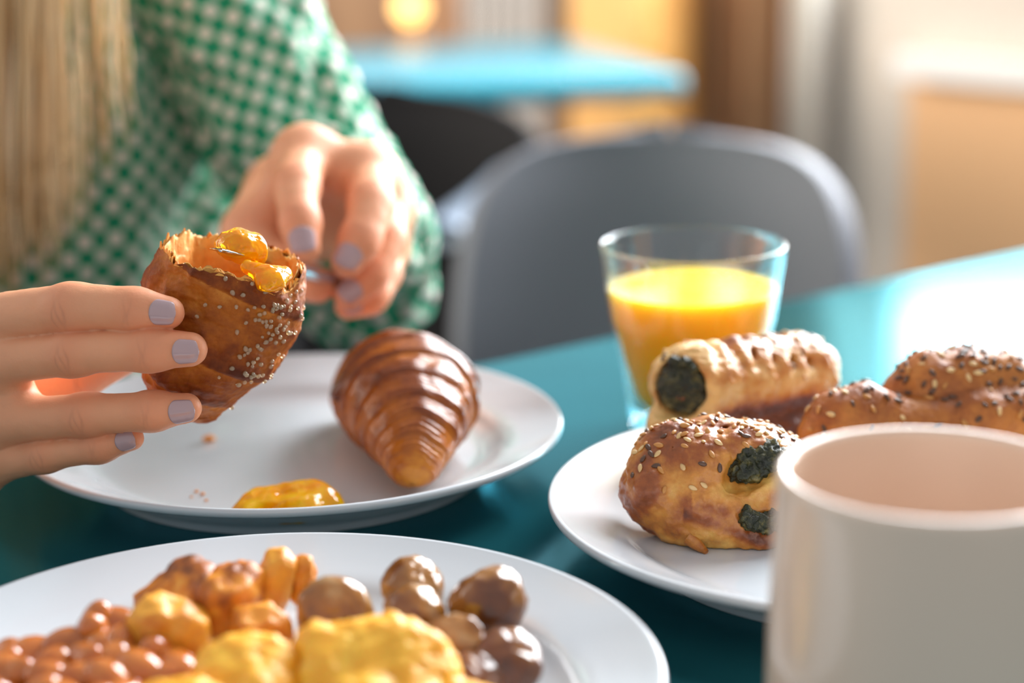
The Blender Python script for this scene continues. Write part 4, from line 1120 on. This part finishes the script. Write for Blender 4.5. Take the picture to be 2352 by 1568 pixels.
S.cap(D, WR, WR + (ELR - WR) * .25, .023, .026, .02)
V, F = S.mesh(D); parts_body.append((V, F)); flush.append(np.zeros(len(V))); crease.append(np.zeros(len(V)))
# the hand on the knife
LH = [[(Pn(700, 362, .885), .0112), (Pn(682, 430, .848), .0096), (Pn(690, 512, .826), .0084), (Pn(699, 572, .817), .0068)],
      [(Pn(842, 404, .888), .0108), (Pn(852, 470, .850), .0098), (Pn(826, 552, .832), .0084), (Pn(796, 602, .826), .0068)],
      [(Pn(880, 485, .895), .0100), (Pn(884, 548, .860), .0092), (Pn(848, 628, .844), .0080), (Pn(800, 676, .838), .0066)],
      [(Pn(880, 575, .900), .0090), (Pn(878, 628, .872), .0080), (Pn(852, 680, .858), .0072), (Pn(800, 702, .852), .0060)],
      [(Pn(640, 440, .925), .0130), (Pn(580, 540, .880), .0118), (Pn(655, 620, .850), .0098), (Pn(728, 655, .838), .0078)]]
WL = Pn(735, 455, .955)
palmL = [(WL, LH[0][0][0], .022, .0125), (WL, LH[1][0][0], .022, .0120), (WL, LH[2][0][0], .021, .0110), (WL, LH[3][0][0], .020, .0100), (LH[0][0][0], LH[1][0][0], .0118, .0112),
         (LH[1][0][0], LH[2][0][0], .0112, .0104), (LH[2][0][0], LH[3][0][0], .0104, .0092), (WL, LH[4][0][0], .022, .0140), (LH[0][0][0], LH[4][1][0], .0100, .0110), (LH[4][0][0], LH[4][1][0], .0150, .0125)]
ELL = np.array(px(822, 600, 1.06))
V, F, fl, cz = hand(LH, palmL, [(WL, WL + (ELL - WL) * .5, .023, .030)], .0012, .006)
parts_body.append((V, F)); flush.append(fl); crease.append(cz)
# trunk, neck, head, thighs and shins (mostly out of the picture, under the clothes)
SHL, SHR = np.array([-0.203, 1.135, 0.285]), np.array([-0.495, 1.145, 0.285])
CH = np.array([-0.340, 1.150, 0.20]); HIP = np.array([-0.340, 1.210, -0.155]); HD = np.array([-0.325, 1.095, 0.475])
S = SDF((-.70, .66, FLOOR_Z), (.04, 1.42, .64), .008); D = S.field()
for a, b, ra, rb, k in [(HIP, CH, .105, .100, .03), (CH, CH + [0, 0, .05], .095, .075, .03), (SHL, SHR, .036, .036, .03), (CH + [0, -.005, .08], HD + [0, .02, -.09], .052, .050, .03),
                        (SHL, ELL, .034, .026, .02), (SHR, ELR, .034, .026, .02), (HD + [0, .015, .02], HD + [0, .02, .04], .088, .080, .02), (HD + [0, -.018, -.055], HD + [0, -.01, 0], .050, .068, .03),
                        (HD + [0, -.080, -.01], HD + [0, -.100, -.028], .009, .012, .012), (HD + [-.030, -.072, -.066], HD + [.030, -.072, -.066], .010, .010, .014), (HD + [.076, .015, .0], HD + [.080, .02, -.03], .012, .010, .008), (HD + [-.076, .015, .0], HD + [-.080, .02, -.03], .012, .010, .008)]:
    S.cap(D, a, b, ra, rb, k)
V, F = S.mesh(D); parts_body.append((V, F)); flush.append(np.zeros(len(V))); crease.append(np.zeros(len(V)))
V, F = merge(parts_body)
new_obj('body', V, F, M['skin'], parent=person, attrs={'flush': np.concatenate(flush), 'crease': np.concatenate(crease)})

# finger nails
def nail(f, up, length, width, back=0.0, m=M['polish']):
    a, b = np.array(f[-2][0]), np.array(f[-1][0]); r0, r1 = f[-2][1], f[-1][1]
    ax_ = b - a; Ln = np.linalg.norm(ax_); ax_ /= Ln
    up = np.array(up, float); up -= ax_ * (up @ ax_); up /= np.linalg.norm(up); sd = np.cross(ax_, up)
    nu, nv = 17, 17; V = []
    fs = catmull([(*p_, r_) for p_, r_ in f], 26)[-14:]
    def surf(o, d):
        lo_, hi_ = 0.0, .02
        for _ in range(22):
            md_ = (lo_ + hi_) / 2; q_ = (o + d * md_)[None]
            if min(cap_d(q_, g[:3], h_[:3], g[3], h_[3])[0] for g, h_ in zip(fs, fs[1:])) < 0: lo_ = md_
            else: hi_ = md_
        return hi_
    end = Ln + r1 * 0.92 - back
    half = width / 2; grid_s = {}
    for lay in (0, 1):
        for i in range(nu):
            s = -1 + 2 * i / (nu - 1)
            for j in range(nv):
                t = -1 + 2 * j / (nv - 1)
                # rounded outline
                wl = (1 - max(0, (s - .45) / .55) ** 2.4 * .62) * (1 - max(0, (-s - .5) / .5) ** 2.4 * .45)
                x = end - length / 2 + s * length / 2 * (1 - 0.12 * t * t if s > 0 else 1 - .10 * t * t)
                tt = np.clip(x / Ln, 0, 1); rr = r0 + (r1 - r0) * tt
                over = max(0, x - Ln)
                rr_ = math.sqrt(max(r1 * r1 - (over * .80) ** 2, (r1 * .55) ** 2)) if over > 0 else rr
                phi = t * wl * half / rr * 1.06
                hgt = rr_ * 1.015 + (.00045 if lay == 0 else -.0006) + .0002 * math.cos(s * 1.5)
                dv_ = up * math.cos(phi) + sd * math.sin(phi)
                oc = a + ax_ * min(x, Ln - r1 * .25)
                if lay == 0:
                    tgt_ = a + ax_ * x + dv_ * rr - oc; tl = np.linalg.norm(tgt_); tgt_ /= tl
                    sh_ = surf(oc, tgt_); grid_s[(i, j)] = (oc, tgt_, sh_)
                else: oc, tgt_, sh_ = grid_s[(i, j)]
                V.append(oc + tgt_ * (sh_ + (.00070 if lay == 0 else -.0006)))
    F = grid_faces(nu, nv) + [f_[::-1] for f_ in grid_faces(nu, nv, off=nu * nv)]
    o_ = nu * nv
    for i in range(nu - 1):
        F += [(i * nv, i * nv + o_, (i + 1) * nv + o_, (i + 1) * nv), (i * nv + nv - 1, (i + 1) * nv + nv - 1, (i + 1) * nv + nv - 1 + o_, i * nv + nv - 1 + o_)]
    for j in range(nv - 1):
        F += [(j, j + 1, j + 1 + o_, j + o_), ((nu - 1) * nv + j, (nu - 1) * nv + j + o_, (nu - 1) * nv + j + 1 + o_, (nu - 1) * nv + j + 1)]
    o = new_obj('fingernail', np.array(V), F, m, parent=person)
    return o
for f, upv, ln, wd in zip(RH[:4], [(0.10, -1, 0.22), (0.10, -1, 0.10), (0.1, -1, 0.05), (0.1, -1, 0.18)], (.0102, .0104, .0102, .0082), (.0082, .0080, .0078, .0066)):
    nail(f, upv, ln, wd)
for f, upv, ln, wd in zip(LH[:4], [(0.05, -1, 0.35), (-0.1, -1, 0.2), (-.2, -1, 0.1), (-.2, -1, .1)], (.0125, .0120, .0110, .0095), (.0110, .0108, .0100, .0085)):
    nail(f, upv, ln, wd)

# cardigan: torso and two sleeves
def ring_loft(C, RX, RY, NX, NY, n, seed, amp=0.006, sc=9, folds=()):
    k = len(C); th = np.linspace(0, 2 * PI, n + 1)
    V = np.zeros((k, n + 1, 3)); UV = np.zeros((k, n + 1, 2))
    sl = np.concatenate([[0], np.cumsum(np.linalg.norm(np.diff(C, axis=0), axis=1))])
    for i in range(k):
        V[i] = C[i] + np.cos(th)[:, None] * RX[i] * NX[i] + np.sin(th)[:, None] * RY[i] * NY[i]
    rm = np.mean(np.sqrt((np.array(RX) ** 2 + np.array(RY) ** 2) / 2))
    UV[:, :, 0] = (th * rm)[None, :]; UV[:, :, 1] = sl[:, None]
    dr = V - np.array(C)[:, None, :]; dr /= np.linalg.norm(dr, axis=2)[:, :, None]
    q = V.reshape(-1, 3).copy()
    q2 = V[:, np.r_[0:n, 0]].reshape(-1, 3)
    d = nz(q2, sc, seed, 3) * amp + nz(q2, sc * 3, seed + 4, 2) * amp * .35
    for fn in folds: d = d + fn(q2)
    V = V.reshape(-1, 3) + dr.reshape(-1, 3) * d[:, None]
    return V, grid_faces(k, n + 1), UV.reshape(-1, 2)
zs = np.linspace(-0.30, 0.37, 90)
C = np.array([(-0.340 + 0.0 * z, np.interp(z, [-.3, -.05, .2, .37], [1.185, 1.150, 1.140, 1.145]), z) for z in zs])
RX = np.interp(zs, [-.30, -.1, .15, .25, .30, .335, .37], [.175, .170, .185, .190, .178, .125, .066])
RY = np.interp(zs, [-.30, -.1, .15, .25, .30, .335, .37], [.145, .140, .140, .130, .112, .090, .066])
yaw = 0.30
NX = np.tile([math.cos(yaw), math.sin(yaw), 0], (90, 1)); NY = np.tile([-math.sin(yaw), math.cos(yaw), 0], (90, 1))
def vfold(q):
    u, v = uvproj(q); front = q[:, 1] < 1.15
    return front * (-.016 * np.exp(-(((u - 465) + (v - 430) * .35) / 26) ** 2) * np.exp(-((v - 420) / 170) ** 2) + .008 * np.exp(-(((u - 530) + (v - 430) * .30) / 40) ** 2) * np.exp(-((v - 400) / 200) ** 2))
tor = ring_loft(C, RX, RY, NX, NY, 160, 2, .009, 8, [vfold])
def sleeve(sh, el, wr, r, seed, bag=0.0):
    sh, el, wr = map(np.array, (sh, el, wr))
    P = catmull([sh, sh * .55 + el * .45, el * .86 + sh * .14, el + (el - (sh + wr) / 2) * .06, el * .72 + wr * .28, el * .35 + wr * .65, wr], 90)
    T, Nn, B = frames(P)
    s = np.linspace(0, 1, 90)
    R_ = np.interp(s, [0, .25, .5, .7, .9, .97, 1], r)
    wr_ = [lambda q: .0035 * np.sin(nz(q, 14, seed + 9, 2) * 9) * 1.0]
    return ring_loft(P, R_, R_, Nn, B, 110, seed, .006, 16, wr_)
cuffL = WL + (ELL - WL) * 0.10
slL = sleeve(SHL + np.array([-.02, 0, .0]), ELL + np.array([0.0, 0.0, 0.0]), cuffL, [.058, .048, .0385, .046, .043, .040, .034], 5)
cuffR = WR + (ELR - WR) * 0.30
slR = sleeve(SHR + np.array([.02, 0, 0]), ELR, cuffR, [.068, .052, .042, .046, .043, .040, .034], 8)
Vc, Fc = merge([tor[:2], slL[:2], slR[:2]])
cg = new_obj('cardigan', Vc, Fc, M['cardigan'], parent=person, uv=np.vstack([tor[2], slL[2], slR[2]]))
md = cg.modifiers.new('thickness', 'SOLIDIFY'); md.thickness = 0.003; md.offset = 1

# trousers, shoes
S = SDF((-.67, .60, FLOOR_Z + .03), (.05, 1.44, -.04), .010); D = S.field()
for sx, kx in ((-.085, -.10), (.085, .11)):
    kn = HIP + [kx, -.40, -.03]; an = np.array([kn[0], kn[1] + .03, FLOOR_Z + .10])
    S.cap(D, HIP + [sx, 0, -.02], kn, .092, .066, .03); S.cap(D, kn, an, .064, .050, .02)
S.cap(D, HIP + [-.06, 0, 0], HIP + [.06, 0, 0], .125, .125, .04)
V, F = S.mesh(D); new_obj('trousers', V, F, M['trousers'], parent=person)
for kx in (-.10, .11):
    x = HIP[0] + kx; y = HIP[1] - .37
    S = SDF((x - .06, y - .23, FLOOR_Z), (x + .06, y + .10, FLOOR_Z + .16), .006); D = S.field()
    S.cap(D, (x, y + .02, FLOOR_Z + .045), (x, y - .15, FLOOR_Z + .035), .042, .036, .01); S.cap(D, (x, y, FLOOR_Z + .06), (x, y, FLOOR_Z + .12), .045, .045, .02)
    V, F = S.mesh(D); V[:, 2] = np.maximum(V[:, 2], FLOOR_Z + .001); new_obj('shoe', V, F, M['shoe'], parent=person)

# hair: long blond locks falling over the chest
hs, tone = [], []
r = np.random.default_rng(5)
def lock(P, R_, n, t, sx=1.0, sy=1.0):
    V, F = tube(catmull(P, 26), np.interp(np.linspace(0, 1, 26), [0, .3, .8, 1], [R_, R_, R_ * .7, R_ * .1]), n, True, sx, sy)
    hs.append((V, F)); tone.append(np.full(len(V), t))
hd = HD
for i in range(420):
    u0 = -120 + (260 * r.random() if i < 330 else 400 * r.random()); Y = .985 + .05 * r.random()
    vend = np.interp(u0, [-120, 60, 150, 230, 280], [620, 560, 470, 350, 250]) + 70 * r.normal()
    drift = (8 + 60 * max(0, u0) / 250) * r.random() - 8
    a = hd + np.array([(u0 - 70) * .00022 + .01 * r.normal(), -.03 + .05 * r.random(), .06 + .03 * r.normal()])
    top = Pn(u0, -330, Y + .02)
    P = [a, a * .5 + top * .5 + [0, -.012, .01], top, Pn(u0 + drift * .2 + 5 * r.normal(), 0, Y), Pn(u0 + drift * .6 + 8 * r.normal(), vend * .55, Y), Pn(u0 + drift + 12 * r.normal(), vend, Y - .004 * r.random())]
    lock(P, (.0008 + .0014 * r.random()) * (.7 if u0 > 130 else 1), 6, np.clip(.45 + .25 * r.normal() + (u0 > 90) * .15, 0, 1))
# cap of hair over the skull and down the back
for i in range(260):
    a = r.random() * 2 * PI; e = .35 + 1.0 * r.random()
    dirv = np.array([math.cos(a) * math.cos(e), math.sin(a) * math.cos(e) + .1, math.sin(e)])
    if dirv[1] < -.55: continue
    c = hd + [0, .018, .03]
    P = [c + [0, -.01, .096], c + dirv * .098, c + np.array([dirv[0] * .105, max(dirv[1], .05) * .105, -.03]), c + np.array([dirv[0] * .11, max(dirv[1], .10) * .13, -.20 - .1 * r.random()])]
    lock(P, .004 + .003 * r.random(), 6, np.clip(.4 + .25 * r.normal(), 0, 1), 1.0, 1.6)
V, F = merge(hs); new_obj('hair', V, F, M['hair'], parent=person, attrs={'tone': np.concatenate(tone)})

# ------------------------------------------------------------------ the knife
kn = thing('table_knife', px(560, 604, KT), 'steel table knife in the fingers, its tip loaded with marmalade', 'knife')
K0, K1, K2 = Pn(506, 574, KT - .003), Pn(640, 612, .762), Pn(770, 640, .850)
P = catmull([K0, K0 * .6 + K1 * .4, K1], 30)
T, Nn, B = frames(P); Vb = []
side = np.cross(T[0], [0, 0, 1.0]); side /= np.linalg.norm(side); upv = np.array([0, -.62, .78])
upv -= T[10] * (T[10] @ upv); upv /= np.linalg.norm(upv); wv = np.cross(T[10], upv); wv /= np.linalg.norm(wv)
for i in range(30):
    f = i / 29; w = .0085 * min(1, (f * 4.5 + .02)) ** .6 * (1 - .25 * f); th = .0007 + .0003 * f
    for a in range(12):
        b = a / 12 * 2 * PI; Vb.append(P[i] + wv * w * math.cos(b) + upv * th * math.sin(b) * (1 + .3 * math.cos(b)))
F = grid_faces(30, 12, cv=True) + [tuple(range(12))[::-1], tuple(29 * 12 + i for i in range(12))]
new_obj('blade', Vb, F, M['steel'], parent=kn)
P = catmull([K1 - (K2 - K1) * .06, K1 * .6 + K2 * .4, K2, K2 + (K2 - K1) * .55], 30)
V, F = tube(P, np.interp(np.linspace(0, 1, 30), [0, .06, .15, .6, .97, 1], [.0030, .0036, .0042, .0050, .0054, .002]), 16, sx=.8, sy=1.2)
new_obj('handle', V, F, M['steel'], parent=kn)
# the chair the person sits on
chair((-0.345, 1.235, FLOOR_Z), PI + 0.05, M['chair_dark'], 'charcoal chair the person in the checked cardigan sits on', wmax=0.19, top=0.75)
